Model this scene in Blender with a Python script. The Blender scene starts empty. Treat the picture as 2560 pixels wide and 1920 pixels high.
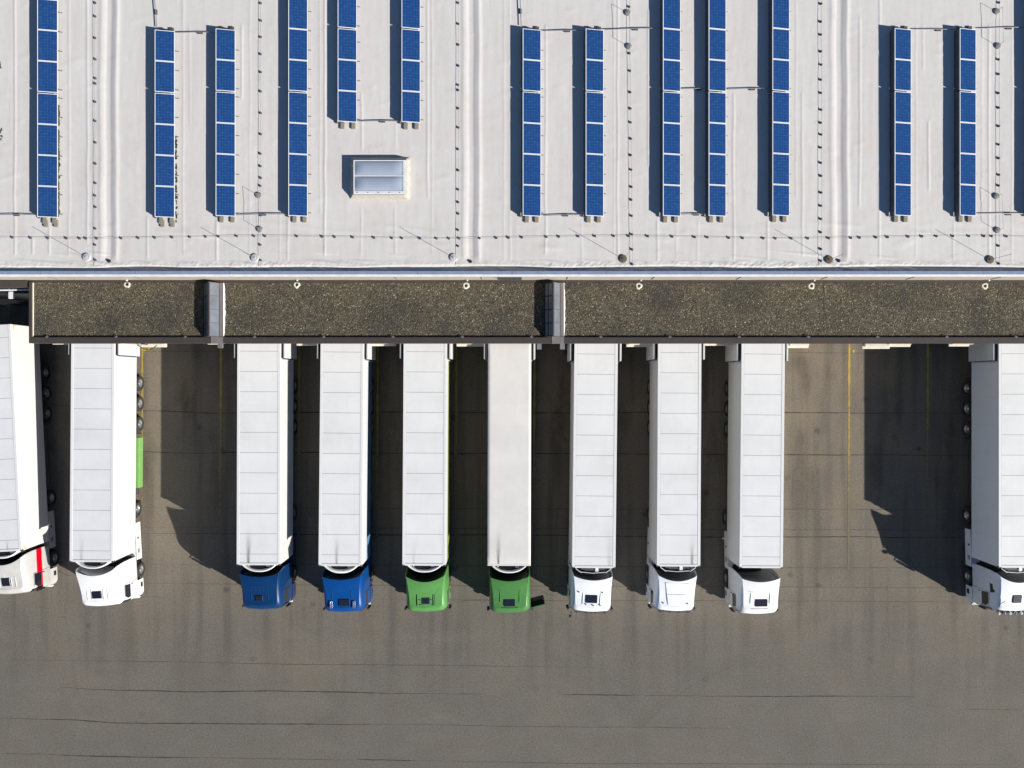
import bpy, bmesh, math, random
import numpy as np
from mathutils import Vector, Matrix
R = math.radians
rnd = random.Random(7)
scn = bpy.context.scene
COL = scn.collection
# ---------------------------------------------------------------- camera, world, sun, exposure
H = 52.0
cam = bpy.data.cameras.new('camera'); camo = bpy.data.objects.new('camera', cam); COL.objects.link(camo)
camo.location = (0, 0, H); camo.rotation_euler = (0, 0, 0)
cam.sensor_fit = 'HORIZONTAL'; cam.sensor_width = 36; cam.lens = 36 * 2000 / 2560.0
cam.clip_start = 0.5; cam.clip_end = 2000
scn.camera = camo
SUN = Vector((6.3, -3.55, 4.0)).normalized()
w = bpy.data.worlds.new('World'); scn.world = w; w.use_nodes = True
nt = w.node_tree; bg = nt.nodes['Background']
sky = nt.nodes.new('ShaderNodeTexSky'); sky.sky_type = 'NISHITA'; sky.sun_disc = False
sky.sun_elevation = math.asin(SUN.z); sky.sun_rotation = math.atan2(SUN.x, SUN.y)
sky.altitude = 300; sky.air_density = 1.0; sky.dust_density = 0.0; sky.ozone_density = 4.0
nt.links.new(sky.outputs[0], bg.inputs[0]); bg.inputs[1].default_value = 0.05
sl = bpy.data.lights.new('sun', 'SUN'); sl.energy = 4.6; sl.angle = R(0.53); sl.color = (1.0, 0.95, 0.875)
so = bpy.data.objects.new('sun', sl); COL.objects.link(so); so.rotation_euler = (-SUN).to_track_quat('-Z', 'Y').to_euler()
so.location = (30, -20, 40)
scn.view_settings.view_transform = 'Standard'; scn.view_settings.look = 'None'
scn.view_settings.exposure = 0.62; scn.view_settings.gamma = 1.0

def W(px, py, z=0.0):                      # where a point of known height z stands on the site plan
    return ((px - 1280) * (H - z) / 2000.0, (960 - py) * (H - z) / 2000.0)
# ---------------------------------------------------------------- materials
class NT:
    def __init__(s, name):
        m = bpy.data.materials.new(name); m.use_nodes = True; s.m = m; s.t = m.node_tree; s.b = s.t.nodes['Principled BSDF']
    def n(s, typ, **kw):
        nd = s.t.nodes.new(typ)
        for k, v in kw.items(): setattr(nd, k, v)
        return nd
    def l(s, a, b): s.t.links.new(a, b)
    def coord(s, scale=(1, 1, 1), kind='Object'):
        tc = s.n('ShaderNodeTexCoord'); mp = s.n('ShaderNodeMapping'); mp.inputs['Scale'].default_value = scale
        s.l(tc.outputs[kind], mp.inputs['Vector']); return mp.outputs[0]
    def noise(s, vec, sc, det=4, rough=0.5):
        nd = s.n('ShaderNodeTexNoise'); nd.inputs['Scale'].default_value = sc; nd.inputs['Detail'].default_value = det
        nd.inputs['Roughness'].default_value = rough; s.l(vec, nd.inputs['Vector']); return nd.outputs['Fac']
    def rng(s, v, a, b, c=0.0, d=1.0, smooth=False):
        nd = s.n('ShaderNodeMapRange'); nd.clamp = True
        if smooth: nd.interpolation_type = 'SMOOTHSTEP'
        for i, x in enumerate((a, b, c, d)): nd.inputs[i + 1].default_value = x
        s.l(v, nd.inputs[0]); return nd.outputs[0]
    def math(s, op, a, b=None, c=None):
        nd = s.n('ShaderNodeMath', operation=op)
        for i, x in enumerate((a, b, c)):
            if x is None: continue
            if isinstance(x, (int, float)): nd.inputs[i].default_value = x
            else: s.l(x, nd.inputs[i])
        return nd.outputs[0]
    def mix(s, f, a, b, mode='MIX'):
        nd = s.n('ShaderNodeMix', data_type='RGBA', blend_type=mode)
        for i, x in ((0, f), (6, a), (7, b)):
            if isinstance(x, (int, float)): nd.inputs[i].default_value = x
            elif isinstance(x, tuple): nd.inputs[i].default_value = tuple(x) + (1,) if len(x) == 3 else x
            else: s.l(x, nd.inputs[i])
        return nd.outputs[2]
    def xyz(s, vec):
        nd = s.n('ShaderNodeSeparateXYZ'); s.l(vec, nd.inputs[0]); return nd.outputs
    def bump(s, h, strength=0.3, dist=0.02):
        nd = s.n('ShaderNodeBump'); nd.inputs['Strength'].default_value = strength; nd.inputs['Distance'].default_value = dist
        s.l(h, nd.inputs['Height']); s.l(nd.outputs[0], s.b.inputs['Normal'])
    def out(s, col=None, rough=0.6, metal=0.0, spec=0.5, coat=0.0):
        if col is not None:
            if isinstance(col, tuple): s.b.inputs['Base Color'].default_value = tuple(col) + (1,)
            else: s.l(col, s.b.inputs['Base Color'])
        if isinstance(rough, (int, float)): s.b.inputs['Roughness'].default_value = rough
        else: s.l(rough, s.b.inputs['Roughness'])
        s.b.inputs['Metallic'].default_value = metal; s.b.inputs['Specular IOR Level'].default_value = spec
        s.b.inputs['Coat Weight'].default_value = coat; s.b.inputs['Coat Roughness'].default_value = 0.08
        return s.m
def sc(c, k): return tuple(min(1, x * k) for x in c)
MATS = {}
def plain(name, c, rough=0.6, metal=0.0, var=0.12, nscale=2.5, spec=0.5, coat=0.0, dirt=None):
    if name in MATS: return MATS[name]
    a = NT(name); v = a.coord()
    f = a.noise(v, nscale, 6, 0.6)
    col = a.mix(a.rng(f, 0.3, 0.7), sc(c, 1 - var), sc(c, 1 + var * 0.5))
    if dirt:
        g = a.noise(a.coord((1.2, 0.35, 1.2)), 1.3, 5, 0.65)
        col = a.mix(a.rng(g, 0.5, 0.8, 0, 0.35), col, dirt)
    MATS[name] = a.out(col, rough, metal, spec, coat); return MATS[name]

def m_asphalt():
    a = NT('weathered asphalt'); v = a.coord()
    x, y, z = a.xyz(v)
    big = a.noise(v, 0.09, 5, 0.6); mid = a.noise(v, 0.7, 5, 0.6); strk = a.noise(a.coord((1.1, 0.07, 1)), 1.0, 4, 0.55)
    lane = a.noise(a.coord((0.03, 0.22, 1)), 1.0, 3, 0.5)
    fine = a.noise(v, 9, 4, 0.75); spk = a.n('ShaderNodeTexVoronoi'); spk.inputs['Scale'].default_value = 14; a.l(v, spk.inputs['Vector'])
    brown = (0.204, 0.172, 0.131); grey = (0.151, 0.141, 0.124)
    g = a.rng(y, -22, -4)
    g = a.math('ADD', g, a.rng(big, 0.3, 0.7, -0.35, 0.35)); g = a.rng(g, 0, 1)
    c = a.mix(g, grey, brown)
    c = a.mix(a.rng(mid, 0.3, 0.72, 0.0, 0.34), c, (0.092, 0.081, 0.066))
    c = a.mix(a.rng(lane, 0.42, 0.62, 0.0, 0.18), c, (0.112, 0.108, 0.10))
    near = a.rng(y, -22, -14.5, 0, 1, True)
    c = a.mix(a.math('MULTIPLY', a.rng(strk, 0.48, 0.66, 0.0, 0.55), near), c, (0.078, 0.073, 0.065))
    dk = a.math('MULTIPLY', a.rng(a.noise(a.coord((0.45, 0.16, 1)), 1.0, 4, 0.6), 0.52, 0.72), a.rng(y, -11, -3, 0.15, 1))
    c = a.mix(a.math('MULTIPLY', dk, 0.85), c, (0.082, 0.066, 0.045))
    band = a.noise(a.coord((0.12, 0.5, 1)), 1.0, 4, 0.6); c = a.mix(a.math('MULTIPLY', a.rng(band, 0.55, 0.7, 0, 0.35), a.rng(y, -12, -16)), c, (0.175, 0.158, 0.13))
    yel = a.math('MULTIPLY', a.rng(a.noise(v, 0.35, 4, 0.6), 0.48, 0.66), a.rng(y, -16, -1, 0.2, 1))
    c = a.mix(a.math('MULTIPLY', yel, 0.5), c, (0.235, 0.188, 0.122))
    # oil drips and damp spots, lighter worn patches
    oil = a.n('ShaderNodeTexVoronoi'); oil.inputs['Scale'].default_value = 0.55; oil.inputs['Randomness'].default_value = 1.0; a.l(v, oil.inputs['Vector'])
    ow = a.math('ADD', oil.outputs['Distance'], a.math('MULTIPLY', a.noise(v, 2.5, 4, 0.6), 0.28)); oc = a.xyz(oil.outputs['Color'])
    om = a.math('MULTIPLY', a.rng(ow, 0.19, 0.30, 1, 0, True), a.math('MULTIPLY', a.math('GREATER_THAN', oc[0], 0.55), a.rng(y, -20, -13, 0.15, 0.6)))
    c = a.mix(om, c, (0.060, 0.055, 0.048))
    ring = a.math('ABSOLUTE', a.math('SUBTRACT', a.math('FRACT', a.math('MULTIPLY', a.math('ADD', a.noise(a.coord((0.05, 0.035, 1)), 1.0, 1, 0.3), a.math('MULTIPLY', y, 0.002)), 11.0)), 0.5))
    tm = a.math('MULTIPLY', a.rng(ring, 0.0, 0.035, 1, 0, True), a.rng(a.noise(v, 0.3, 3, 0.5), 0.45, 0.62, 0, 0.14)); tm = a.math('MULTIPLY', tm, a.rng(y, -11.5, -14))
    c = a.mix(tm, c, (0.075, 0.07, 0.063))
    c = a.mix(a.rng(fine, 0.35, 0.65, 0.0, 1.0), sc2(a, c, 0.80), sc2(a, c, 1.16))
    c = a.mix(a.math('MULTIPLY', a.rng(spk.outputs['Distance'], 0.0, 0.16, 0.55, 0.0), a.rng(fine, 0.5, 0.6)), c, (0.36, 0.33, 0.28))
    a.bump(fine, 0.35, 0.01)
    return a.out(c, 0.88, spec=0.25)
def sc2(a, c, k):
    nd = a.n('ShaderNodeMix', data_type='RGBA', blend_type='MULTIPLY'); nd.inputs[0].default_value = 1.0
    a.l(c, nd.inputs[6]); nd.inputs[7].default_value = (k, k, k, 1); return nd.outputs[2]
def m_membrane():
    a = NT('grey white roofing membrane'); v = a.coord(); x, y, z = a.xyz(v)
    big = a.noise(v, 0.22, 5, 0.6); st = a.noise(a.coord((2.6, 0.12, 1)), 1.0, 5, 0.6); fn = a.noise(v, 3.5, 5, 0.65)
    c = a.mix(a.rng(big, 0.3, 0.7), (0.59, 0.566, 0.548), (0.625, 0.608, 0.594))
    c = a.mix(a.rng(st, 0.55, 0.8, 0, 0.22), c, (0.50, 0.46, 0.42))
    c = a.mix(a.rng(fn, 0.45, 0.75, 0, 0.16), c, (0.46, 0.41, 0.35))
    pd = a.noise(a.coord((0.8, 0.35, 1)), 1.0, 6, 0.7); c = a.mix(a.rng(pd, 0.58, 0.66, 0, 0.14, True), c, (0.50, 0.44, 0.36))
    edge = a.math('MULTIPLY', a.rng(y, 9.5, 6.2), a.rng(a.noise(v, 1.1, 5, 0.65), 0.5, 0.7, 0, 0.35))
    c = a.mix(edge, c, (0.55, 0.50, 0.42))
    b1 = a.noise(a.coord((1.5, 0.10, 1)), 2.0, 3, 0.5); b2 = a.noise(v, 1.6, 4, 0.55)
    hh = a.math('ADD', a.math('MULTIPLY', b1, 1.0), a.math('MULTIPLY', b2, 0.8)); a.bump(hh, 0.16, 0.03)
    return a.out(c, 0.62, spec=0.3)
def m_gravel():
    a = NT('dark roof gravel'); v = a.coord()
    vo = a.n('ShaderNodeTexVoronoi'); vo.inputs['Scale'].default_value = 15; a.l(v, vo.inputs['Vector'])
    v2 = a.n('ShaderNodeTexVoronoi'); v2.inputs['Scale'].default_value = 26; a.l(v, v2.inputs['Vector'])
    r = a.xyz(vo.outputs['Color']); q = a.xyz(v2.outputs['Color'])
    cr = a.n('ShaderNodeValToRGB'); e = cr.color_ramp
    e.elements[0].position = 0; e.elements[0].color = (0.018, 0.017, 0.014, 1); e.elements[1].position = 1; e.elements[1].color = (0.50, 0.47, 0.36, 1)
    for p, c in ((0.35, (0.072, 0.062, 0.044, 1)), (0.7, (0.115, 0.10, 0.069, 1)), (0.9, (0.21, 0.182, 0.128, 1))):
        k = e.elements.new(p); k.color = c
    a.l(a.math('ADD', a.math('MULTIPLY', r[0], 0.6), a.math('MULTIPLY', q[1], 0.42)), cr.inputs[0])
    big = a.noise(v, 0.42, 5, 0.6)
    c = a.mix(a.rng(big, 0.48, 0.68, 0, 0.62), cr.outputs[0], (0.036, 0.036, 0.036))
    c = a.mix(a.rng(a.noise(v, 0.9, 4, 0.6), 0.55, 0.75, 0, 0.4), c, (0.12, 0.10, 0.055))
    a.bump(a.math('SUBTRACT', 1.0, vo.outputs['Distance']), 0.65, 0.045)
    return a.out(c, 0.9, spec=0.2)
def m_panel():
    a = NT('blue silicon cells'); v = a.coord(); x, y, z = a.xyz(v)
    # grid of 6 x 10 cells
    def lines(c, size, off, wd):
        t = a.math('FRACT', a.math('ADD', a.math('DIVIDE', c, size), off)); t = a.math('ABSOLUTE', a.math('SUBTRACT', t, 0.5))
        return a.math('GREATER_THAN', t, 0.5 - wd)
    lx = lines(x, 0.155, 0.0, 0.030); ly = lines(y, 0.157, 0.0, 0.030)
    bus = lines(x, 0.0775, 0.25, 0.022)
    cell = a.n('ShaderNodeTexVoronoi'); cell.inputs['Scale'].default_value = 6.4; a.l(v, cell.inputs['Vector'])
    cc = a.xyz(cell.outputs['Color'])
    c = a.mix(cc[0], (0.009, 0.042, 0.145), (0.015, 0.064, 0.205))
    oi = a.n('ShaderNodeObjectInfo'); c = a.mix(a.math('MULTIPLY', oi.outputs['Random'], 0.35), c, (0.008, 0.046, 0.18))
    c = a.mix(a.math('MULTIPLY', bus, 0.14), c, (0.10, 0.2, 0.42)); c = a.mix(a.math('MULTIPLY', a.math('MAXIMUM', lx, ly), 0.34), c, (0.10, 0.22, 0.48))
    return a.out(c, 0.16, spec=0.45)
def m_trailer_roof(name, c, seam=True, soot=None):
    a = NT(name); v = a.coord(); x, y, z = a.xyz(v)
    f = a.noise(v, 0.5, 5, 0.6); col = a.mix(a.rng(f, 0.3, 0.7), sc(c, 0.94), sc(c, 1.03))
    col = a.mix(a.rng(a.noise(a.coord((3, 0.3, 1)), 1.2, 4, 0.6), 0.55, 0.8, 0, 0.10), col, sc(c, 0.6))
    sd = rnd.uniform(0, 50); mv = a.n('ShaderNodeMapping'); mv.inputs['Location'].default_value = (sd, sd * 0.7, 0); a.l(v, mv.inputs['Vector'])
    sp = a.noise(mv.outputs[0], 0.35, 6, 0.7); col = a.mix(a.rng(sp, 0.50, 0.75, 0, 0.16), col, (0.38, 0.36, 0.31))
    edge = a.math('MULTIPLY', a.rng(a.math('ABSOLUTE', x), 0.8, 1.15, 0, 0.10), a.rng(a.noise(mv.outputs[0], 1.7, 4, 0.6), 0.4, 0.7)); col = a.mix(edge, col, (0.35, 0.33, 0.29))
    pc = a.n('ShaderNodeTexWhiteNoise', noise_dimensions='1D'); a.l(a.math('FLOOR', a.math('DIVIDE', a.math('ADD', y, sd), 1.217)), pc.inputs['W'])
    if seam: col = a.mix(a.math('MULTIPLY', pc.outputs['Value'], 0.05), col, (0.4, 0.4, 0.4))
    if soot:
        x0, wd, ln, amt = soot
        wdn = a.math('ADD', wd * 0.35, a.math('MULTIPLY', y, wd * 0.5))
        d = a.math('DIVIDE', a.math('ABSOLUTE', a.math('SUBTRACT', x, x0)), wdn)
        g = a.math('POWER', 2.718, a.math('MULTIPLY', a.math('MULTIPLY', d, d), -1.0))
        g = a.math('MULTIPLY', g, a.math('POWER', a.rng(y, ln, 0.0), 2.2)); g = a.math('MULTIPLY', g, a.rng(a.noise(a.coord((9, 1.5, 1)), 1.0, 3), 0.2, 0.7, 0.5, 1.0))
        col = a.mix(a.math('MINIMUM', a.math('MULTIPLY', g, amt), 0.95), col, (0.035, 0.035, 0.035))
    return a.out(col, 0.42, spec=0.4)
def m_side(name, top, low, zc, low2=None, z2=None, soft=0.01):
    a = NT(name); v = a.coord(); x, y, z = a.xyz(v)
    f = a.noise(a.coord((1, 0.4, 1)), 1.6, 5, 0.6)
    col = a.mix(a.rng(z, zc - soft, zc + soft), low, top)
    if low2: col = a.mix(a.rng(z, z2 - soft, z2 + soft), low2, col)
    # thin panel joints every 1.7 m
    t = a.math('ABSOLUTE', a.math('SUBTRACT', a.math('FRACT', a.math('DIVIDE', y, 1.7)), 0.5))
    col = a.mix(a.math('MULTIPLY', a.math('GREATER_THAN', t, 0.495), 0.25), col, (0.3, 0.3, 0.3))
    col = a.mix(a.rng(f, 0.5, 0.8, 0, 0.14), col, (0.45, 0.42, 0.36))
    return a.out(col, 0.4, spec=0.4)
def m_paint(name, c, stripe=None):
    if name in MATS: return MATS[name]
    a = NT(name); v = a.coord(); x, y, z = a.xyz(v)
    f = a.noise(v, 3, 5, 0.6); col = a.mix(a.rng(f, 0.3, 0.7), sc(c, 0.93), sc(c, 1.04))
    if stripe:
        z0, z1, cc = stripe
        m = a.math('MULTIPLY', a.math('GREATER_THAN', z, z0), a.math('LESS_THAN', z, z1)); m = a.math('MULTIPLY', m, a.math('GREATER_THAN', a.math('ABSOLUTE', x), 1.1))
        col = a.mix(m, col, cc)
    MATS[name] = a.out(col, 0.38, spec=0.3, coat=0.28); return MATS[name]
def m_yellow():
    a = NT('worn yellow road paint'); v = a.coord(); x, y, z = a.xyz(v)
    n1 = a.noise(v, 5, 5, 0.7); wear = a.rng(y, 2.5, -11.5, 0.12, 0.98)
    k = a.rng(a.math('SUBTRACT', n1, a.math('MULTIPLY', wear, 0.42)), 0.14, 0.34)
    k = a.math('MULTIPLY', k, a.rng(y, -11.5, 2.5, 0.12, 0.85))
    c = a.mix(k, (0.155, 0.13, 0.092), (0.50, 0.36, 0.05)); return a.out(c, 0.8, spec=0.3)
ASPH = m_asphalt(); MEMB = m_membrane(); GRAV = m_gravel(); CELL = m_panel(); YEL = m_yellow()
CRACK = plain('bitumen filled crack', (0.035, 0.033, 0.03), 0.85, var=0.3)
HAIR = plain('hairline joint', (0.085, 0.075, 0.062), 0.9, var=0.3, nscale=6)
ALU = plain('white aluminium frame', (0.72, 0.73, 0.75), 0.4, 0.0, 0.06)
STEEL = plain('galvanised steel', (0.30, 0.31, 0.32), 0.5, 0.5)
DSTEEL = plain('dark steel plate', (0.10, 0.105, 0.115), 0.45, 0.4)
CONC = plain('concrete block', (0.27, 0.25, 0.20), 0.9, var=0.3, nscale=9)
DCONC = plain('dark weathered concrete', (0.085, 0.078, 0.07), 0.9, var=0.3, nscale=9)
BROWN = plain('brown metal coping', (0.058, 0.047, 0.044), 0.6, 0.0, 0.15, 0.9, spec=0.25, dirt=(0.085, 0.062, 0.048))
LBROWN = plain('pale brown metal coping', (0.20, 0.175, 0.17), 0.5); MAUVE = plain('mauve grey frame metal', (0.13, 0.12, 0.125), 0.45, dirt=(0.2, 0.18, 0.17))
WMET = plain('white coated metal', (0.70, 0.71, 0.73), 0.38, dirt=(0.5, 0.47, 0.42))
BLMET = plain('silver coping metal', (0.55, 0.62, 0.76), 0.35, 0.45)
CREAM = plain('cream wall cladding', (0.56, 0.50, 0.38), 0.6, dirt=(0.42, 0.34, 0.22))
DARK = plain('dark plastic', (0.018, 0.018, 0.02), 0.5)
DGREY = plain('dark grey plastic', (0.06, 0.062, 0.066), 0.55)
TYRE = plain('tyre rubber', (0.028, 0.028, 0.029), 0.8)
RIM = plain('aluminium rim', (0.42, 0.42, 0.42), 0.35, 0.7)
DOCK = plain('grey wall panels', (0.28, 0.27, 0.25), 0.7)
DOORM = plain('grey sectional door', (0.38, 0.38, 0.38), 0.6)
GLASS = NT('dark tinted glass').out((0.012, 0.016, 0.026), 0.08, spec=0.7)
HGLASS = NT('roof hatch glass').out((0.012, 0.016, 0.028), 0.3, spec=0.3)
LGLASS = plain('milky roof light dome', (0.32, 0.37, 0.46), 0.25, var=0.08, nscale=1.2, spec=0.6, coat=0.3)
RGLASS = plain('grey ridge glazing', (0.16, 0.175, 0.20), 0.15, var=0.25, nscale=1.5, spec=0.6)
LEDGE = plain('pale ledge metal', (0.66, 0.62, 0.52), 0.5)
MOSS = plain('moss tufts', (0.045, 0.05, 0.012), 0.95, var=0.6, nscale=12)
CHROME = plain('chrome', (0.65, 0.66, 0.68), 0.15, 0.9)
LENS = NT('clear lamp lens').out((0.75, 0.74, 0.68), 0.12, spec=0.6)
RWALL = plain('mid grey rear wall', (0.17, 0.175, 0.185), 0.6)
REDL = NT('red lamp lens').out((0.5, 0.01, 0.02), 0.2)
FRIDGE = plain('white unit housing', (0.80, 0.80, 0.79), 0.4)
WDOOR = plain('white door panel', (0.70, 0.70, 0.69), 0.4, dirt=(0.5, 0.48, 0.44))
# ---------------------------------------------------------------- mesh helpers
class MB:
    def __init__(s): s.v = []; s.f = []; s.mi = []; s.k = 0
    def add(s, vs, fs, M=None):
        o = len(s.v)
        s.v += [tuple(M @ Vector(p)) if M else tuple(p) for p in vs]
        s.f += [tuple(i + o for i in f) for f in fs]; s.mi += [s.k] * len(fs); return s
    def box(s, x0, x1, y0, y1, z0, z1, M=None):
        return s.add([(x, y, z) for z in (z0, z1) for y in (y0, y1) for x in (x0, x1)],
                     [(0, 2, 3, 1), (4, 5, 7, 6), (0, 1, 5, 4), (2, 6, 7, 3), (0, 4, 6, 2), (1, 3, 7, 5)], M)
    def prism(s, poly, z0, z1, M=None):
        n = len(poly); vs = [(x, y, z0) for x, y in poly] + [(x, y, z1) for x, y in poly]
        return s.add(vs, [tuple(range(n - 1, -1, -1)), tuple(range(n, 2 * n))] + [(i, (i + 1) % n, n + (i + 1) % n, n + i) for i in range(n)], M)
    def lathe(s, prof, n=24, M=None):      # profile (r, z) round the z axis
        vs = []; m = len(prof)
        for i in range(n):
            a = 2 * math.pi * i / n
            for r, z in prof: vs.append((r * math.cos(a), r * math.sin(a), z))
        fs = [(i * m + j, ((i + 1) % n) * m + j, ((i + 1) % n) * m + j + 1, i * m + j + 1) for i in range(n) for j in range(m - 1)]
        return s.add(vs, fs, M)
    def tube(s, path, r, n=8):
        P = [Vector(p) for p in path]; vs = []
        for i, p in enumerate(P):
            d = (P[min(i + 1, len(P) - 1)] - P[max(i - 1, 0)]).normalized()
            u = d.cross(Vector((0, 0, 1))); u = Vector((1, 0, 0)) if u.length < 1e-3 else u.normalized(); q = d.cross(u)
            for k in range(n):
                a = 2 * math.pi * k / n; vs.append(tuple(p + (u * math.cos(a) + q * math.sin(a)) * r))
        m = len(P)
        fs = [(i * n + k, i * n + (k + 1) % n, (i + 1) * n + (k + 1) % n, (i + 1) * n + k) for i in range(m - 1) for k in range(n)]
        fs += [tuple(range(n)), tuple(range((m - 1) * n, m * n))]
        return s.add(vs, fs)
    def grid(s, rows, M=None):
        n = len(rows[0]); vs = [p for r in rows for p in r]
        return s.add(vs, [(i * n + j, i * n + j + 1, (i + 1) * n + j + 1, (i + 1) * n + j) for i in range(len(rows) - 1) for j in range(n - 1)], M)
    def mesh(s, name, mats, smooth=False, bevel=0, fix=True, seg=1):
        me = bpy.data.meshes.new(name); me.from_pydata(s.v, [], s.f)
        for m in (mats if isinstance(mats, (list, tuple)) else [mats]): me.materials.append(m)
        if any(s.mi): me.polygons.foreach_set('material_index', s.mi)
        if bevel or fix:
            bm = bmesh.new(); bm.from_mesh(me)
            if fix: bmesh.ops.recalc_face_normals(bm, faces=bm.faces)
            if bevel: bmesh.ops.bevel(bm, geom=list(bm.edges), offset=bevel, segments=seg, profile=0.5, affect='EDGES', clamp_overlap=True)
            bm.to_mesh(me); bm.free()
        if smooth: me.polygons.foreach_set('use_smooth', [True] * len(me.polygons))
        me.update(); return me
    def build(s, name, mats, parent=None, **kw):
        return link(name, s.mesh(name, mats, **kw), parent)
def link(name, data, parent=None):
    o = bpy.data.objects.new(name, data); COL.objects.link(o)
    if parent is not None: o.parent = parent
    return o
def tag(o, label=None, cat=None, group=None, kind=None):
    if label: o['label'] = label
    if cat: o['category'] = cat
    if group: o['group'] = group
    if kind: o['kind'] = kind
    return o
def empty(name, loc, rz=0.0):
    o = bpy.data.objects.new(name, None); COL.objects.link(o); o.location = loc; o.rotation_euler = (0, 0, rz); o.empty_display_size = 0.3; return o
def auto_smooth(me, ang=35):
    me.polygons.foreach_set('use_smooth', [True] * len(me.polygons))
    bm = bmesh.new(); bm.from_mesh(me)
    for e in bm.edges:
        if len(e.link_faces) == 2 and e.calc_face_angle(0) > R(ang): e.smooth = False
    bm.to_mesh(me); bm.free()
# ---------------------------------------------------------------- ground
g = MB(); g.box(-400, 400, -400, 400, -0.4, 0); o = g.build('ground', ASPH); tag(o, 'weathered grey brown asphalt loading yard', kind='structure')
def ribbon(mb, pts, wd, z, wob=0.0, step=0.35, taper=False):
    P = []
    for i in range(len(pts) - 1):
        a, b = Vector(pts[i]), Vector(pts[i + 1]); n = max(1, int((b - a).length / step))
        for k in range(n): P.append(a.lerp(b, k / n))
    P.append(Vector(pts[-1])); nn = len(P); L = []; ph = rnd.random() * 10
    for i, p in enumerate(P):
        d = (P[min(i + 1, nn - 1)] - P[max(i - 1, 0)]).normalized(); q = Vector((-d.y, d.x))
        off = wob * (math.sin(i * 0.37 + ph) * 0.5 + math.sin(i * 0.11 + ph * 2) + rnd.uniform(-0.5, 0.5))
        ww = wd * (0.6 + 0.8 * rnd.random()) if wob else wd
        if taper: ww *= min(1, 0.15 + 4 * min(i, nn - 1 - i) / nn)
        c = p + q * off; L.append(((c.x + q.x * ww / 2, c.y + q.y * ww / 2, z), (c.x - q.x * ww / 2, c.y - q.y * ww / 2, z)))
    mb.grid(L)
cr = MB(); hr = MB()
def G(*pts): return [W(x, y, 0) for x, y in pts]
for pts in ([(0, 1004), (120, 1012), (300, 1026), (420, 1028), (520, 1032), (900, 1030), (1400, 1032), (1800, 1031), (2200, 1032), (2560, 1034)],
            [(100, 1110), (130, 1124), (180, 1128), (345, 1127), (400, 1131), (520, 1133), (640, 1131), (1100, 1133), (1800, 1136), (2560, 1140)],
            [(300, 1333), (420, 1334), (700, 1336), (1300, 1338), (1800, 1342), (2560, 1344)],
            [(157, 1719), (240, 1723), (480, 1729), (700, 1728), (900, 1732), (1085, 1734)],
            [(0, 1796), (180, 1799), (290, 1807), (440, 1808), (700, 1811), (980, 1811)],
            [(1397, 1737), (1500, 1738), (1600, 1738)], [(1755, 1740), (2000, 1741), (2205, 1741)],
            [(120, 1886), (350, 1893), (500, 1894)], [(890, 1900), (1040, 1902)]):
    ribbon(cr, G(*pts), 0.05, 0.004, 0.018, taper=True)
for pts in ([(300, 1268), (700, 1270), (1400, 1273), (2000, 1273), (2560, 1276)], [(300, 1318), (700, 1320), (1500, 1322), (2560, 1326)],
            [(100, 1358), (300, 1362)], [(350, 1410), (620, 1411), (1000, 1413), (1500, 1416), (2000, 1419), (2560, 1420)],
            [(150, 1459), (330, 1458), (600, 1460), (1000, 1464), (1600, 1466), (2100, 1468), (2560, 1470)],
            [(330, 1492), (345, 1494), (375, 1491), (420, 1493)], [(940, 1498), (1300, 1502), (1700, 1501), (2000, 1503), (2560, 1505)],
            [(330, 878), (700, 879)], [(1960, 881), (2240, 883)], [(0, 1649), (200, 1652), (460, 1655), (700, 1660), (1100, 1664), (1500, 1668)],
            [(1085, 1734), (1215, 1735)], [(980, 1811), (1300, 1816), (1600, 1818), (1850, 1822)], [(0, 1884), (120, 1886)], [(500, 1894), (890, 1900)],
            [(1040, 1902), (1500, 1909), (2200, 1911), (2500, 1912)], [(1600, 1738), (1755, 1740)], [(2205, 1741), (2300, 1742)],
            [(2400, 1773), (2560, 1775)], [(1128, 1503), (1145, 1507), (1165, 1501), (1230, 1499)],
            [(1339, 1474), (1356, 1478), (1366, 1486), (1375, 1488), (1390, 1489), (1402, 1480)], [(1356, 1491), (1366, 1486)],
            [(130, 1433), (150, 1428), (168, 1438), (190, 1438)]):
    ribbon(hr, G(*pts), 0.032, 0.004, 0.012, taper=True)
tag(cr.build('pavement_crack', CRACK, fix=False), 'dark bitumen cracks running across the asphalt yard', kind='structure')
tag(hr.build('pavement_joint', HAIR, fix=False), 'fine joint lines between asphalt lanes', kind='structure')
ym = MB()
for i in range(11):
    x = -24.04 + 5.1 * i + (0.0 if i < 9 else 0.05)
    ribbon(ym, [(x + 0.02, 2.95), (x, -2), (x - 0.03, -7), (x - 0.05, -12.0)], 0.12, 0.009, 0.006)
for px, py in ((362, 874), (371.5, 873), (2134, 878)):
    x, y = W(px, py); ym.box(x - 0.08, x + 0.08, y - 0.09, y + 0.1, 0.005, 0.012)
tag(ym.build('bay_marking', YEL, fix=False), 'worn yellow bay lines painted between the loading docks', kind='structure')
# ---------------------------------------------------------------- warehouse
ZR = 9.3; ZG = 7.8; ZC = 7.92
wh = empty('warehouse', (0, 6, 0)); tag(wh, 'long white roofed warehouse with gravel covered dock canopy along its front', 'building')
IY = 6.0                                              # children are built in world coordinates and shifted back by IY
def wpart(name, mb, mats, parent=None, **kw):
    o = mb.build(name, mats, wh if parent is None else parent, **kw)
    if parent is None: o.location = (0, -IY, 0)
    return o
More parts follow.
